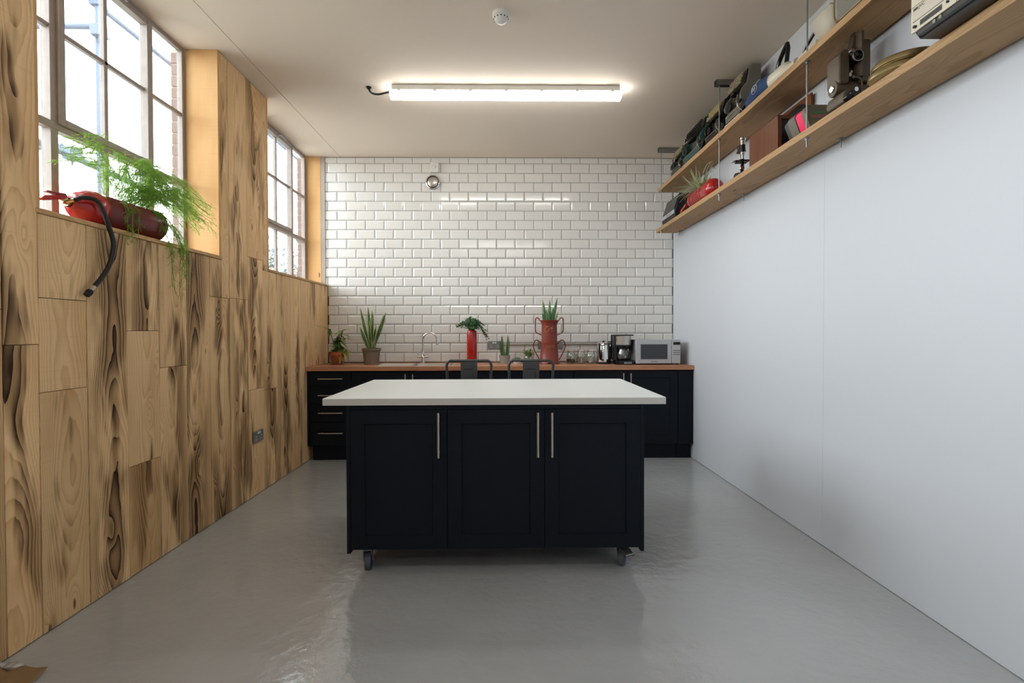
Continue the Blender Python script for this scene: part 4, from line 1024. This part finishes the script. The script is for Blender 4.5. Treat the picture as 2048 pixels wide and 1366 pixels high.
# ------------------------------------------------------------------ typewriters standing on their backs
def typewriter(label, y0, y1, V, D, body, keys, lever='steel', plate=None):
    """stands with its carriage on the shelf and keyboard uppermost, facing into the room (-x)"""
    w = y1 - y0
    t = thing('typewriter', label, 'typewriter', (1.80, (y0 + y1) / 2, ZU))
    h = w / 2
    # side cheeks with the typewriter's profile (x towards room is negative)
    for s in (-1, 1):
        bm = bmesh.new()
        prism(bm, [(.0, .055), (-D * .30, .055), (-D * .42, V * .30), (-D * .96, V * .36), (-D, V * .44), (-D * .90, V * .55), (-D * .66, V * .68), (-D * .56, V * .93), (-D * .44, V), (-.005, V)], 'y', s * h - (.018 if s > 0 else 0), s * h + (.018 if s < 0 else 0))
        obj('side_cheek', bm, body, t, bevel=.005)
    bm = bmesh.new(); box(bm, -.012, 0, -h + .018, h - .018, .012, V - .003); obj('base_pan', bm, 'type_black', t)
    bm = bmesh.new(); prism(bm, [(-.012, V * .995), (-D * .42, V * .995), (-D * .52, V * .93), (-D * .46, V * .93), (-.012, V * .93)], 'y', -h + .018, h - .018); obj('front_rail', bm, body, t, bevel=.003)
    # keyboard
    bm = bmesh.new()
    for r in range(4):
        z = V * (.69 + .062 * r); x = -D * (.86 - .045 * r)
        n = 9 if w < .3 else 11
        for k in range(n):
            yy = -h + .035 + (w - .07) * (k + .5 * (r % 2) * .6) / (n - .6); lathe(bm, [(.001, x - .012), (.0072, x - .011), (.0078, x), (.001, x)], 8, (0, yy, z), 'x', cap=False)
    o = obj('keys', bm, keys, t); o['kind'] = 'stuff'
    bm = bmesh.new(); prism(bm, [(-D * .40, V * .66), (-D * .74, V * .66), (-D * .60, V * .93), (-D * .40, V * .93)], 'y', -h + .018, h - .018); obj('key_bed', bm, 'type_black', t)
    # type basket: fan of thin bars round a half ring
    bm = bmesh.new(); zc = V * .60
    for k in range(17):
        a = math.pi * (k + .5) / 17; c_, s_ = math.cos(a), math.sin(a); rr = min(w * .30, V * .32)
        tube(bm, [(-D * .50, c_ * rr * .35, zc - s_ * rr * .30), (-D * .70, c_ * rr, zc - s_ * rr)], .0022, 4)
    o = obj('type_bars', bm, 'steel', t); o['kind'] = 'stuff'
    bm = bmesh.new(); prism(bm, [(w * .36 * math.cos(a), V * .63 - V * .35 * math.sin(a)) for a in [math.pi * k / 12 for k in range(13)]], 'x', -D * .52, -D * .46); obj('type_basket', bm, 'type_dark', t)
    for s in (-1, 1):
        bm = bmesh.new(); lathe(bm, [(.001, -.014), (.012, -.014), (.030, -.010), (.032, 0), (.001, .0)], 24, (-D * .82, s * (h - .055), V * .42), 'x', cap=False); obj('ribbon_spool', bm, 'type_black', t)
    # cover panel between spools
    bm = bmesh.new(); prism(bm, [(-D * .95, V * .12), (-D * .97, V * .25), (-D * .86, V * .32), (-D * .83, V * .30), (-D * .90, V * .12)], 'y', -h + .018, h - .018); obj('ribbon_cover', bm, body, t, bevel=.002)
    # carriage
    bm = bmesh.new(); cyl(bm, (-D * .80, -h - .012, .030), (-D * .80, h + .004, .030), .019, 20); obj('platen', bm, 'type_black', t)
    bm = bmesh.new(); box(bm, -D * .66, -D * .50, -h - .008, h, .001, .028); obj('carriage_rail', bm, plate or 'zinc', t)
    bm = bmesh.new(); prism(bm, [(-D * .99, .006), (-D * .965, .003), (-D * .955, .030), (-D * .985, .032)], 'y', -h + .01, h - .012); obj('paper_rest', bm, plate or 'steel', t)
    for s in (-1, 1):
        bm = bmesh.new(); cyl(bm, (-D * .80, s * (h + .002), .030), (-D * .80, s * (h + .014), .030), .013, 16); obj('platen_knob', bm, 'black', t)
    bm = bmesh.new(); tube(bm, smoothpath([(-D * .86, -h + .012, .050), (-D * 1.04, -h + .016, V * .22), (-D * 1.06, -h + .028, V * .36), (-D * 1.0, -h + .034, V * .46)], 5), .0034, 8); obj('carriage_lever', bm, lever, t)
    bm = bmesh.new(); tube(bm, [(-D * .98, -h + .05, .055), (-D * 1.03, -h + .05, .075), (-D * 1.03, h - .05, .075), (-D * .98, h - .05, .055)], .0022, 6); obj('paper_bail', bm, 'steel', t)
    return t
typewriter('charcoal typewriter stood on end, furthest on the upper shelf by the tiles', 4.66, 4.96, .29, .150, 'type_dark', 'grey_key')
typewriter('dark teal typewriter stood on end, second from the tiled wall', 4.20, 4.61, .345, .155, 'teal', 'type_black')
typewriter('black typewriter with cream-yellow keys, stood on end', 3.83, 4.12, .325, .150, 'type_black', 'cream_key')
typewriter('warm grey typewriter with beige keys and long silver lever, nearest of the typewriters', 3.475, 3.735, .372, .155, 'type_grey', 'grey_key', plate='cream')

# vacuum cleaner
t = thing('hand_vacuum', 'vintage cream hand vacuum with blue cloth bag, on the upper shelf', 'vacuum', (1.70, 3.08, ZU))
bm = bmesh.new(); P = [(0, .36, .048), (0, .33, .056), (0, .25, .068), (0, .14, .074), (0, .02, .068)]
tube(bm, P, [.030, .050, .066, .070, .058], 20); obj('cloth_bag', bm, 'bluebag', t)
bm = bmesh.new(); ring = [(-.0655 - .0055, .165 + .034 * math.cos(a), .078 + .026 * math.sin(a)) for a in [k * math.pi / 12 for k in range(24)]]
tube(bm, ring, .0018, 5, closed=True)
tube(bm, smoothpath([(-.072, .190, .070), (-.072, .175, .092), (-.072, .165, .066), (-.072, .152, .094), (-.070, .128, .108), (-.067, .105, .112)], 4), .0018, 5); obj('round_logo', bm, 'silver_pl', t)['label'] = 'pale circular logo'
bm = bmesh.new(); lathe(bm, [(.057, .03), (.060, .02), (.058, .00), (.056, -.08), (.050, -.115), (.034, -.135), (.026, -.15), (.026, -.20), (.001, -.20)], 30, (0, 0, .062), 'y', cap=False); obj('motor_body', bm, 'cream', t)
bm = bmesh.new(); lathe(bm, [(.0575, .034), (.0615, .028), (.0615, .018), (.058, .014)], 30, (0, 0, .062), 'y', cap=False); obj('collar', bm, 'silver_pl', t)
bm = bmesh.new(); tube(bm, smoothpath([(0, .02, .110), (0, .0, .160), (0, -.04, .195), (0, -.09, .228)], 5), .013, 10); tube(bm, [(0, -.09, .232), (0, -.10, .20), (0, -.085, .12)], .013, 10); obj('handle', bm, 'gloss_black', t)
t = thing('hand_mixer', 'small cream hand appliance with black lever handle, beside the cream vacuum', 'appliance', (1.695, 2.762, ZU))
bm = bmesh.new(); lathe(bm, [(.014, .09), (.026, .085), (.030, .06), (.034, -.02), (.030, -.06), (.036, -.07), (.036, -.11), (.001, -.112)], 26, (0, 0, .040), 'y', cap=False); obj('body', bm, 'cream', t)
bm = bmesh.new(); tube(bm, smoothpath([(0, .07, .055), (0, .03, .098), (0, -.05, .135), (0, -.085, .142)], 5), .009, 10); obj('handle', bm, 'gloss_black', t)
bm = bmesh.new(); lathe(bm, [(.020, .125), (.024, .10), (.012, .088)], 20, (0, 0, .038), 'y'); obj('nozzle', bm, 'type_dark', t)
# lamp shade
t = thing('paper_shade', 'pale beige tapering paper shade on the upper shelf beside the mesh radio', 'lampshade', (1.715, 2.562, ZU))
bm = bmesh.new()
A = [(-.045, -.055, .001), (.045, -.055, .001), (.045, .055, .001), (-.045, .055, .001)]; B = [(-.095, -.085, .135), (.085, -.085, .135), (.085, .085, .135), (-.095, .085, .135)]
va = [bm.verts.new(p) for p in A]; vb = [bm.verts.new(p) for p in B]
for k in range(4): bm.faces.new((va[k], va[(k + 1) % 4], vb[(k + 1) % 4], vb[k]))
bm.faces.new(va[::-1]); obj('shade_panels', bm, 'grey_board', t, solid=.003)
bm = bmesh.new(); tube(bm, B, .003, 6, closed=True); obj('rim_wire', bm, 'grey_board', t)
# mesh radio
t = thing('tabletop_radio', 'rounded wooden radio with grey mesh speaker front on the upper shelf', 'radio', (1.725, 2.255, ZU))
bm = bmesh.new(); prism(bm, rrect(-.22, .22, .006, .215, .055, 8), 'x', -.085, .085); rb = obj('wooden_case', bm, 'orangewood', t, bevel=.006)
bm = bmesh.new(); prism(bm, rrect(-.205, .205, .020, .200, .045, 8), 'x', -.0895, -.084); obj('speaker_mesh', bm, 'mesh_grey', t)
bm = bmesh.new(); P = [(-.090, p[0], p[1]) for p in rrect(-.208, .208, .017, .203, .046, 6)]; tube(bm, P, .0045, 6, closed=True); obj('trim_ring', bm, 'brass', t)
bm = bmesh.new()
for y in (-.15, .15):
    for x in (-.05, .05): lathe(bm, [(.010, 0), (.012, .008)], 12, (x, y, 0))
obj('feet', bm, 'black', t)
bm = bmesh.new()
for i in range(22): box(bm, -.0905, -.089, -.19, .19, .030 + i * .0075, .0325 + i * .0075)
o = obj('mesh_lines', bm, 'type_grey', t); o['kind'] = 'stuff'

# ---- lower shelf
t = thing('tape_recorder', 'black case tape recorder with silver edge, far end of the lower shelf', 'tape recorder', (1.715, 4.94, ZL))
bm = bmesh.new(); prism(bm, [(-.075, 0), (.085, 0), (.085, .24), (-.035, .24), (-.090, .06), (-.088, .03)], 'y', -.19, .19); cs1 = obj('case', bm, 'black', t, bevel=.006)
bm = bmesh.new(); prism(bm, [(-.096, .045), (-.092, .085), (-.086, .085), (-.088, .045)], 'y', -.185, .185); obj('silver_band', bm, 'silver_pl', t, bevel=.002)
bm = bmesh.new(); prism(bm, [(-.0885, .092), (-.045, .228), (-.040, .226), (-.083, .090)], 'y', -.175, .165); obj('front_panel', bm, 'type_dark', t, bevel=.001)
for k in range(5): obj('control_key', BX(-.101, -.093, -.15 + k * .035, -.128 + k * .035, .052, .070), 'chrome', t)
bm = bmesh.new(); tube(bm, smoothpath([(-.0, -.19, .18), (-.0, -.205, .225), (0, 0, .255), (0, .205, .225), (0, .19, .18)], 5), .006, 8); obj('carry_handle', bm, 'black', t)

t = thing('extinguisher_planter', 'bright red extinguisher lying on the lower shelf, planted with a spider plant', 'planter', (1.708, 4.27, ZL))
Rr = .080
bm = bmesh.new(); lathe(bm, [(.001, .27), (.02, .268), (.024, .25), (.05, .225), (.070, .195), (Rr, .15), (Rr, -.20), (.081, -.205), (.081, -.215), (.074, -.245), (.055, -.27), (.03, -.282), (.001, -.285)], 40, (0, 0, Rr + .001), 'y', cap=False)
slot = [f for f in bm.faces if f.calc_center_median().z > Rr * 1.80 and -.10 < f.calc_center_median().y < .13]
bmesh.ops.delete(bm, geom=slot, context='FACES'); cy = obj('cylinder', bm, 'red', t, solid=.0015)
bm = bmesh.new()
for k in range(7):
    y = .13 - k * .038; pts = [((Rr + .0008) * math.cos(a), y, Rr + (Rr + .0008) * math.sin(a)) for a in [math.radians(150 + 8 * j) for j in range(10)]]
    tube(bm, pts, .003 if k % 2 else .0045, 5)
obj('printed_label', bm, 'rose_lbl', cy)['label'] = 'faded printed bands'
bm = bmesh.new(); prism(bm, [(.26, .060), (.27, .082), (.40, .050), (.41, .030), (.39, .026)], 'x', -.055, -.030); obj('lever', bm, 'red', t, bevel=.002)
bm = bmesh.new(); cyl(bm, (0, .265, Rr), (0, .305, Rr), .016, 14); cyl(bm, (-.04, .285, Rr - .01), (0, .285, Rr), .010, 12); obj('valve', bm, 'brass', t)
bm = bmesh.new(); prism(bm, rrect(-.045, .045, -.10, .13, .02), 'z', Rr * 1.5, Rr * 1.62); obj('soil', bm, 'soil', t)
bm, uv = leafbm(); rnd = random.Random(3)
for k in range(96):
    a = rnd.uniform(0, 6.28); y = rnd.uniform(-.03, .12); L = rnd.uniform(.18, .33)
    d = Vector((math.cos(a) * .6 - .25, math.sin(a) * .9 + .15, rnd.uniform(.25, 1.3))); strip_leaf(bm, uv, (rnd.uniform(-.03, .02), y, Rr * 1.6), d, L, rnd.uniform(.010, .015), rnd.uniform(.1, .7), .3, 8, shape='lance')
for P in (((-.02, -.06, .14), (-.02, -.05, .25), (-.01, -.10, .31), (0, -.17, .31)), ((-.0, -.09, .14), (.0, -.12, .22), (.0, -.15, .255), (0, -.19, .26))):
    pp = smoothpath(P, 5); tube(bm, pp, .0016, 4)
    for j in range(9):
        a = rnd.uniform(0, 6.28); strip_leaf(bm, uv, pp[-1], (math.cos(a), math.sin(a), rnd.uniform(-.2, .6)), .04, .005, .4, .3, 5)
fo = obj('spider_plant', bm, 'spider', t); fo['kind'] = 'stuff'

t = thing('microscope', 'small black and chrome microscope on the lower shelf beside the wooden cabinet', 'microscope', (1.665, 3.475, ZL))
bm = bmesh.new(); prism(bm, [(-.035, 0), (.05, 0), (.05, .016), (.03, .028), (-.02, .020), (-.035, .012)], 'x', -.04, .04); obj('foot', bm, 'gloss_black', t, bevel=.002)
bm = bmesh.new(); tube(bm, smoothpath([(.01, .030, .02), (.018, .040, .08), (.018, .040, .15), (.0, .022, .205), (-.004, .006, .215)], 5), .011, 10); obj('arm', bm, 'gloss_black', t)
bm = bmesh.new(); box(bm, -.042, .034, -.042, .030, .095, .103); prism(bm, [(-.075, .094), (-.042, .100), (-.042, .108), (-.060, .104)], 'y', -.02, .012); obj('stage', bm, 'gloss_black', t, bevel=.001)
bm = bmesh.new(); cyl(bm, (0, -.004, .150), (0, -.004, .245), .0155, 18); cyl(bm, (0, -.004, .118), (0, -.004, .150), .009, 14); obj('body_tube', bm, 'chrome', t)
bm = bmesh.new(); cyl(bm, (0, -.004, .165), (0, -.004, .215), .0175, 18); obj('tube_sleeve', bm, 'gloss_black', t)
bm = bmesh.new(); lathe(bm, [(.012, .245), (.019, .250), (.019, .262), (.013, .268)], 18, (0, -.004, 0)); obj('eyepiece', bm, 'chrome', t)
bm = bmesh.new(); lathe(bm, [(.018, -.032), (.020, -.024), (.020, .026), (.018, .032)], 18, (.0, .030, .185), 'x'); obj('focus_knob', bm, 'steel', t)
bm = bmesh.new(); lathe(bm, [(.014, -.003), (.016, .003)], 18, (-.005, -.01, .055), 'y'); cyl(bm, (-.005, -.006, .055), (-.005, .03, .055), .004, 8); obj('mirror', bm, 'chrome', t)

t = thing('record_player', 'brown wooden record player with its lid open against the wall', 'record player', (1.735, 3.135, ZL))
x0, x1, y0, y1, hh = -.105, .112, -.172, .172, .205
bm = bmesh.new(); box(bm, x0, x0 + .012, y0, y1, 0, hh); box(bm, x0 + .012, x1, y1 - .012, y1, 0, hh); box(bm, x1 - .010, x1, y0 + .012, y1 - .012, 0, hh); box(bm, x0 + .012, x1 - .01, y0 + .012, y1 - .012, 0, .012)
o = obj('cabinet_box', bm, 'darkwood', t, bevel=.002); o.color = (.1, 1, 0, 1)
bm = bmesh.new(); box(bm, x0 + .012, x1, y0, y0 + .012, 0, .030); box(bm, x0 + .012, x1, y0, y0 + .012, hh - .022, hh); box(bm, x1 - .02, x1, y0, y0 + .012, .03, hh - .022); box(bm, x0 + .012, x0 + .024, y0, y0 + .012, .03, hh - .022)
o = obj('side_frame', bm, 'darkwood', t); o.color = (.8, .6, 0, 1)
obj('side_recess', BX(x0 + .024, x1 - .02, y0 + .010, y0 + .0125, .03, hh - .022), 'type_black', t)
obj('deck', BX(x0 + .012, x1 - .010, y0 + .012, y1 - .012, hh - .030, hh - .022), 'type_dark', t)
bm = bmesh.new(); prism(bm, [(x1 - .012, hh + .001), (x1 - .002, hh + .001), (x1 - .002, hh + .135), (x1 - .016, hh + .135)], 'y', y0 + .005, y1 - .005); o = obj('lid', bm, 'orangewood', t, bevel=.002); o.color = (.4, 1, 0, 1)
bm = bmesh.new(); prism(bm, [(-.13, hh + .085), (-.07, hh + .045), (.0, hh + .018), (.06, hh + .055), (.13, hh + .085), (.05, hh + .112), (-.05, hh + .115)], 'x', x1 - .0185, x1 - .0145); obj('lid_emblem', bm, 'type_black', o)['label'] = 'dark emblem inside the lid'
bm = bmesh.new(); lathe(bm, [(.001, hh - .022), (.072, hh - .022), (.074, hh - .015), (.001, hh - .014)], 32, (0, .02, 0), cap=False); obj('turntable', bm, 'rubber', t)

t = thing('portable_radio', 'rounded olive-brown radio with hot pink and grey bands, behind a hanger rod', 'radio', (1.715, 2.80, ZL))
def layer(nm, ya, yb, mt, ins=0.0, lab=None):
    bm = bmesh.new(); prism(bm, [(max(p[0], -.085 + ins + max(0, .085 - p[1]) * .55), p[1]) for p in rrect(-.085 + ins, .080 - ins, .0 + ins * .2, .145 - ins, .036, 7)], 'y', ya, yb); o = obj(nm, bm, mt, t, bevel=.004)
    if lab: o['label'] = lab
    return o
fr_ = layer('front_shell', -.105, -.070, 'olive'); layer('pink_band', -.070, -.015, 'pink', .002, 'hot pink band'); layer('dark_seam', -.015, -.008, 'type_black', .004); layer('rear_shell', -.008, .060, 'type_grey', 0); layer('base_layer', .060, .100, 'type_dark', .006)
bm = bmesh.new(); box(bm, -.050, .030, -.1065, -.1045, .100, .108); obj('green_strip', bm, 'green_lbl', fr_)
bm = bmesh.new(); box(bm, -.050, .050, -.1065, -.1045, .074, .092); obj('tuning_scale', bm, 'rose_lbl', fr_)
obj('tuning_knob', BX(.036, .052, -.109, -.1045, .096, .112), 'type_black', fr_)

t = thing('film_projector', 'brown hammered-metal film projector standing upright on the lower shelf', 'projector', (1.690, 2.445, ZL))
bm = bmesh.new(); prism(bm, [(-.070, .006), (.055, .006), (.075, .020), (.075, .050), (.050, .072), (-.035, .080), (-.066, .060), (-.076, .030)], 'y', -.08, .05); obj('base', bm, 'proj', t, bevel=.008)
bm = bmesh.new(); lathe(bm, [(.034, -.075), (.036, -.070), (.036, .082), (.034, .086)], 28, (0, .0, .098), 'x'); obj('motor_housing', bm, 'proj', t)
bm = bmesh.new(); prism(bm, rrect(-.072, -.020, .105, .245, .014), 'y', -.045, .050); prism(bm, [(-.068, .24), (-.020, .24), (-.020, .262), (-.046, .262)], 'y', -.04, .045); obj('lamp_house', bm, 'proj', t, bevel=.006)
bm = bmesh.new(); prism(bm, rrect(.018, .030, .130, .330, .006), 'y', -.070, .085); prism(bm, [(-.005, .25), (.018, .25), (.018, .330), (.012, .330)], 'y', -.03, .06); obj('film_gate_plate', bm, 'proj', t, bevel=.003)
bm = bmesh.new(); prism(bm, rrect(.034, .074, .110, .300, .008), 'y', -.055, .100); obj('drive_housing', bm, 'proj', t, bevel=.005)
bm = bmesh.new(); box(bm, -.020, .018, -.01, .07, .12, .235); obj('centre_block', bm, 'proj', t, bevel=.004)
bm = bmesh.new(); lathe(bm, [(.001, .01), (.017, .01), (.021, -.055), (.023, -.058), (.023, -.078), (.018, -.080), (.018, -.070), (.001, -.066)], 26, (-.002, 0, .215), 'y', cap=False); ln = obj('lens', bm, 'gloss_black', t)
bm = bmesh.new(); lathe(bm, [(.0232, -.078), (.0250, -.078), (.0250, -.070), (.0232, -.070)], 26, (-.002, 0, .215), 'y', cap=False); obj('lens_ring', bm, 'steel', ln)
bm = bmesh.new()
for x, z, r in ((-.012, .150, .009), (.006, .140, .007), (-.004, .163, .006), (.002, .258, .009), (-.008, .240, .006)): lathe(bm, [(r, -.035), (r * 1.1, -.025), (r * 1.1, -.01)], 14, (x, 0, z), 'y')
o = obj('sprockets', bm, 'steel', t); o['kind'] = 'stuff'
bm = bmesh.new(); tube(bm, smoothpath([(-.014, -.012, .27), (-.002, -.02, .32), (.012, -.02, .34), (.020, -.02, .342)], 4), .004, 6); obj('arm', bm, 'proj', t); bm = bmesh.new(); tube(bm, smoothpath([(.008, -.045, .135), (.014, -.075, .11), (.012, -.085, .06), (.016, -.084, .02)], 4), .004, 7); obj('cable', bm, 'proj', t)
for x, z, r in ((-.064, .018, .012), (-.044, .034, .013)):
    bm = bmesh.new(); lathe(bm, [(r, -.105), (r * 1.05, -.095), (r, -.078)], 18, (x, 0, z + .004), 'y'); obj('knob', bm, 'gloss_black', t)
bm = bmesh.new(); lathe(bm, [(.010, -.092), (.011, -.080)], 16, (-.020, 0, .060), 'y'); obj('badge_knob', bm, 'chrome', t)
bm = bmesh.new(); lathe(bm, [(.013, -.082), (.015, -.078)], 16, (0, .0, .098), 'x'); obj('motor_cap', bm, 'chrome', t)
for x in (-.055, .055):
    for y in (-.06, .035):
        bm = bmesh.new(); lathe(bm, [(.009, 0), (.010, .008)], 12, (x, y, 0)); obj('foot', bm, 'black', t)

t.scale = (1, 1, 1.075)
def reelcan(label, z, x, y, tilt=0):
    t = thing('film_can', label, 'film can', (x, y, z), group='round film cans on the lower shelf'); r = .128
    bm = bmesh.new(); lathe(bm, [(.001, 0), (r - .012, 0), (r - .006, .003), (r - .004, .010), (r - .004, .022), (.001, .022)], 56, cap=False); obj('can_base', bm, 'brass', t, sharp=50)
    bm = bmesh.new(); lathe(bm, [(r - .0035, .006), (r, .007), (r, .026), (r - .004, .031), (r - .016, .032), (r - .020, .029), (r - .034, .029), (r - .038, .032), (.001, .032)], 56, cap=False); obj('can_lid', bm, 'brass', t, sharp=50)
    return t
reelcan('brassy round film can, underneath in the stack of two', ZL, 1.715, 2.13); reelcan('brassy round film can, on top of the stack of two', ZL + .0335, 1.722, 2.12)

# cassette deck
t = thing('cassette_deck', 'cream-fronted cassette deck with black base overhanging the lower shelf, near camera', 'cassette deck', (1.66, 1.655, ZL))
y0, y1 = -.215, .195; xf = -.143
bm = bmesh.new(); prism(bm, [(xf + .028, .001), (.15, .001), (.15, .20), (xf + .010, .20), (xf + .010, .026)], 'y', y0, y1 - .004); obj('case', bm, 'type_black', t, bevel=.004)
fpl = obj('front_panel', BX(xf, xf + .010, y0, y1 + .002, .022, .20), 'cream', t, bevel=.0015)
bm = bmesh.new(); box(bm, xf - .0008, xf, .01, y1 - .008, .058, .0595); box(bm, xf - .0008, xf, y0 + .005, y1 - .004, .1135, .115); box(bm, xf - .0008, xf, .008, .0095, .022, .20); obj('panel_grooves', bm, 'type_black', fpl)
obj('champagne_inlay', BX(xf - .0006, xf + .001, .014, y1 - .006, .061, .112), 'grey_board', fpl)
obj('cassette_window', BX(xf - .0016, xf, .065, .155, .032, .050), 'type_dark', fpl)
bm = bmesh.new()
for y in (.040, .022): cyl(bm, (xf - .006, y, .042), (xf, y, .042), .004, 12)
cyl(bm, (xf - .008, .175, .038), (xf, .175, .038), .0055, 14); obj('push_buttons', bm, 'black', fpl)
for y, z in ((.055, .102), (.03, .135), (-.02, .135), (.09, .150)):
    bm = bmesh.new(); prism(bm, rrect(y - .005, y + .005, z - .012, z + .012, .004), 'x', xf - .012, xf); obj('lever_switch', bm, 'gloss_black', fpl)
obj('badge_plate', BX(xf - .0012, xf, .165, .185, .098, .107), 'type_dark', fpl)
fc = bpy.data.curves.new('lettering', 'FONT'); fc.body = 'JVC'; fc.size = .017; fc.extrude = .0005; fc.resolution_u = 3
to = bpy.data.objects.new('lettering_tmp', fc); COL.objects.link(to); bpy.context.view_layer.update()
me = bpy.data.meshes.new_from_object(to.evaluated_get(bpy.context.evaluated_depsgraph_get())); bpy.data.objects.remove(to)
me.materials.append(M['type_black']); o = bpy.data.objects.new('lettering', me); COL.objects.link(o); o.parent = fpl
o.rotation_euler = (math.pi / 2, 0, -math.pi / 2); o.location = (xf - .0006, .162, .097); o['label'] = 'black letters JVC'
bm = bmesh.new(); box(bm, xf + .006, xf + .030, y0 + .01, y1 - .02, .006, .020); obj('lower_grille', bm, 'type_dark', t)
bm = bmesh.new()
for y in (.10, .075): cyl(bm, (xf + .002, y, .013), (xf + .008, y, .013), .0065, 14)
obj('jack_sockets', bm, 'zinc', t)

# ------------------------------------------------------------------ card on the floor
t = thing('kraft_paper', 'crumpled brown kraft paper on the floor against the wooden wall', 'paper', (-1.80, 1.72, 0))
bm = bmesh.new(); n = 14; g_ = []
for i in range(n + 1):
    row = []
    for j in range(n + 1):
        x = -.112 + .222 * i / n * (1 - .28 * (1 - j / n)); y = -.16 + .30 * j / n - .05 * i / n * (1 - j / n) * 0
        z = .004 + .006 * noise.noise(Vector((x * 14, y * 14, 2)))
        if j == n: z += .020 + .014 * math.sin(i * .9) * (1 - i / n)
        if j == n - 1: z += .012
        row.append(bm.verts.new((x, y, max(z, .0008))))
    g_.append(row)
for i in range(n):
    for j in range(n): bm.faces.new((g_[i][j], g_[i + 1][j], g_[i + 1][j + 1], g_[i][j + 1]))
obj('paper_sheet', bm, 'kraft', t, solid=.0008)
bm = bmesh.new(); P = [(-.112, .135, .030), (-.06, .14, .022), (-.03, .139, .026), (-.0, .142, .020)]
for a, b in zip(P[:-1], P[1:]):
    v = [bm.verts.new(a), bm.verts.new(b), bm.verts.new((b[0], b[1] + .03, b[2] - .006)), bm.verts.new((a[0], a[1] + .03, a[2] + .004))]; bm.faces.new(v)
obj('torn_white_edge', bm, 'white_edge', t, solid=.001)

# ------------------------------------------------------------------ outside the windows
struct('ground_outside', BX(-16, -2.36, -10, 20, -.25, -.05), 'pave')
def pole(label, a, b, r=.0242):
    a, b = Vector(a), Vector(b); c = (a + b) / 2
    bm = bmesh.new(); cyl(bm, a - c, b - c, r, 14)
    for e in (a, b):
        d = (b - a).normalized(); cyl(bm, e - c - d * .02, e - c, r + .003, 14)
    o = obj('scaffold_pole', bm, 'scaf', None, loc=c); return tag(o, label, 'scaffolding')
pole('upright scaffold pole outside the near window', (-3.3, 4.17, -.05), (-3.3, 4.17, 5.2))
pole('sloping scaffold brace high outside the near window', (-3.36, 3.45, 3.98), (-3.36, 6.6, 3.97))
pole('level scaffold tube high outside the near window, running away from it', (-3.25, 4.12, 3.73), (-4.9, 4.12, 3.73))
pole('long scaffold tube low outside the near window', (-3.24, 3.3, 2.60), (-3.24, 6.2, 2.51))
pole('short thick scaffold tube end low outside the near window', (-3.36, 3.87, 2.67), (-4.6, 3.87, 2.67))
pole('scaffold tube outside the far window, near its top', (-3.3, 6.8, 4.05), (-3.3, 11.0, 4.0))
for (x, y, z), lab in (((-3.30, 4.17, 3.96), 'scaffold clamp at the top of the pole outside the near window'), ((-3.27, 4.14, 3.70), 'scaffold clamp below the top one outside the near window'), ((-3.28, 3.88, 2.62), 'scaffold clamp low outside the near window')):
    bm = bmesh.new(); box(bm, -.045, .045, -.045, .045, -.045, .045); lathe(bm, [(.012, .04), (.012, .085), (.020, .085), (.020, .10)], 8, (0, 0, 0), 'y'); lathe(bm, [(.012, -.085), (.012, -.04)], 8, (0, 0, 0), 'z')
    tag(obj('scaffold_clamp', bm, 'scaf', None, loc=(x, y, z), bevel=.012), lab, 'clamp')
# brick jambs beside the openings
for y in (3.43, 5.47):
    bm = bmesh.new()
    for k in range(18):
        z = ZS - .02 + k * .077; off = .05 if k % 2 else 0
        box(bm, -2.225, -2.172, y - .020 - (0.003 if k % 2 else 0), y + .03, z, z + .066)
    o = obj('brick_jamb', bm, 'brick', wl); o['kind'] = 'stuff'
    obj('jamb_mortar', BX(-2.222, -2.174, y - .016, y + .03, ZS - .02, ZC), 'shell', wl)
# shrub outside the far window
t = thing('garden_shrub', 'grey-green leafy shrub outside the far window', 'shrub', (-3.25, 7.4, -.05))
bm, uv = leafbm(); sb = bmesh.new(); rnd = random.Random(5)
for k in range(26):
    a = rnd.uniform(0, 6.28); r = rnd.uniform(.1, .8); P = smoothpath([(rnd.uniform(-.1, .1), rnd.uniform(-.3, .3), 0), (r * .5 * math.cos(a), r * math.sin(a), 1.3), (r * .7 * math.cos(a), 1.3 * r * math.sin(a), rnd.uniform(2.0, 2.65))], 8); tube(sb, P, .008, 5)
    for p in P[8:]:
        for j in range(9):
            b = rnd.uniform(0, 6.28); strip_leaf(bm, uv, p + Vector((rnd.uniform(-.1, .1), rnd.uniform(-.1, .1), 0)), (math.cos(b), math.sin(b), rnd.uniform(-.6, .8)), rnd.uniform(.09, .16), .045, .2, .2, 4, shape='oval')
obj('stems', sb, 'bark', t); o = obj('foliage', bm, 'shrub', t); o['kind'] = 'stuff'
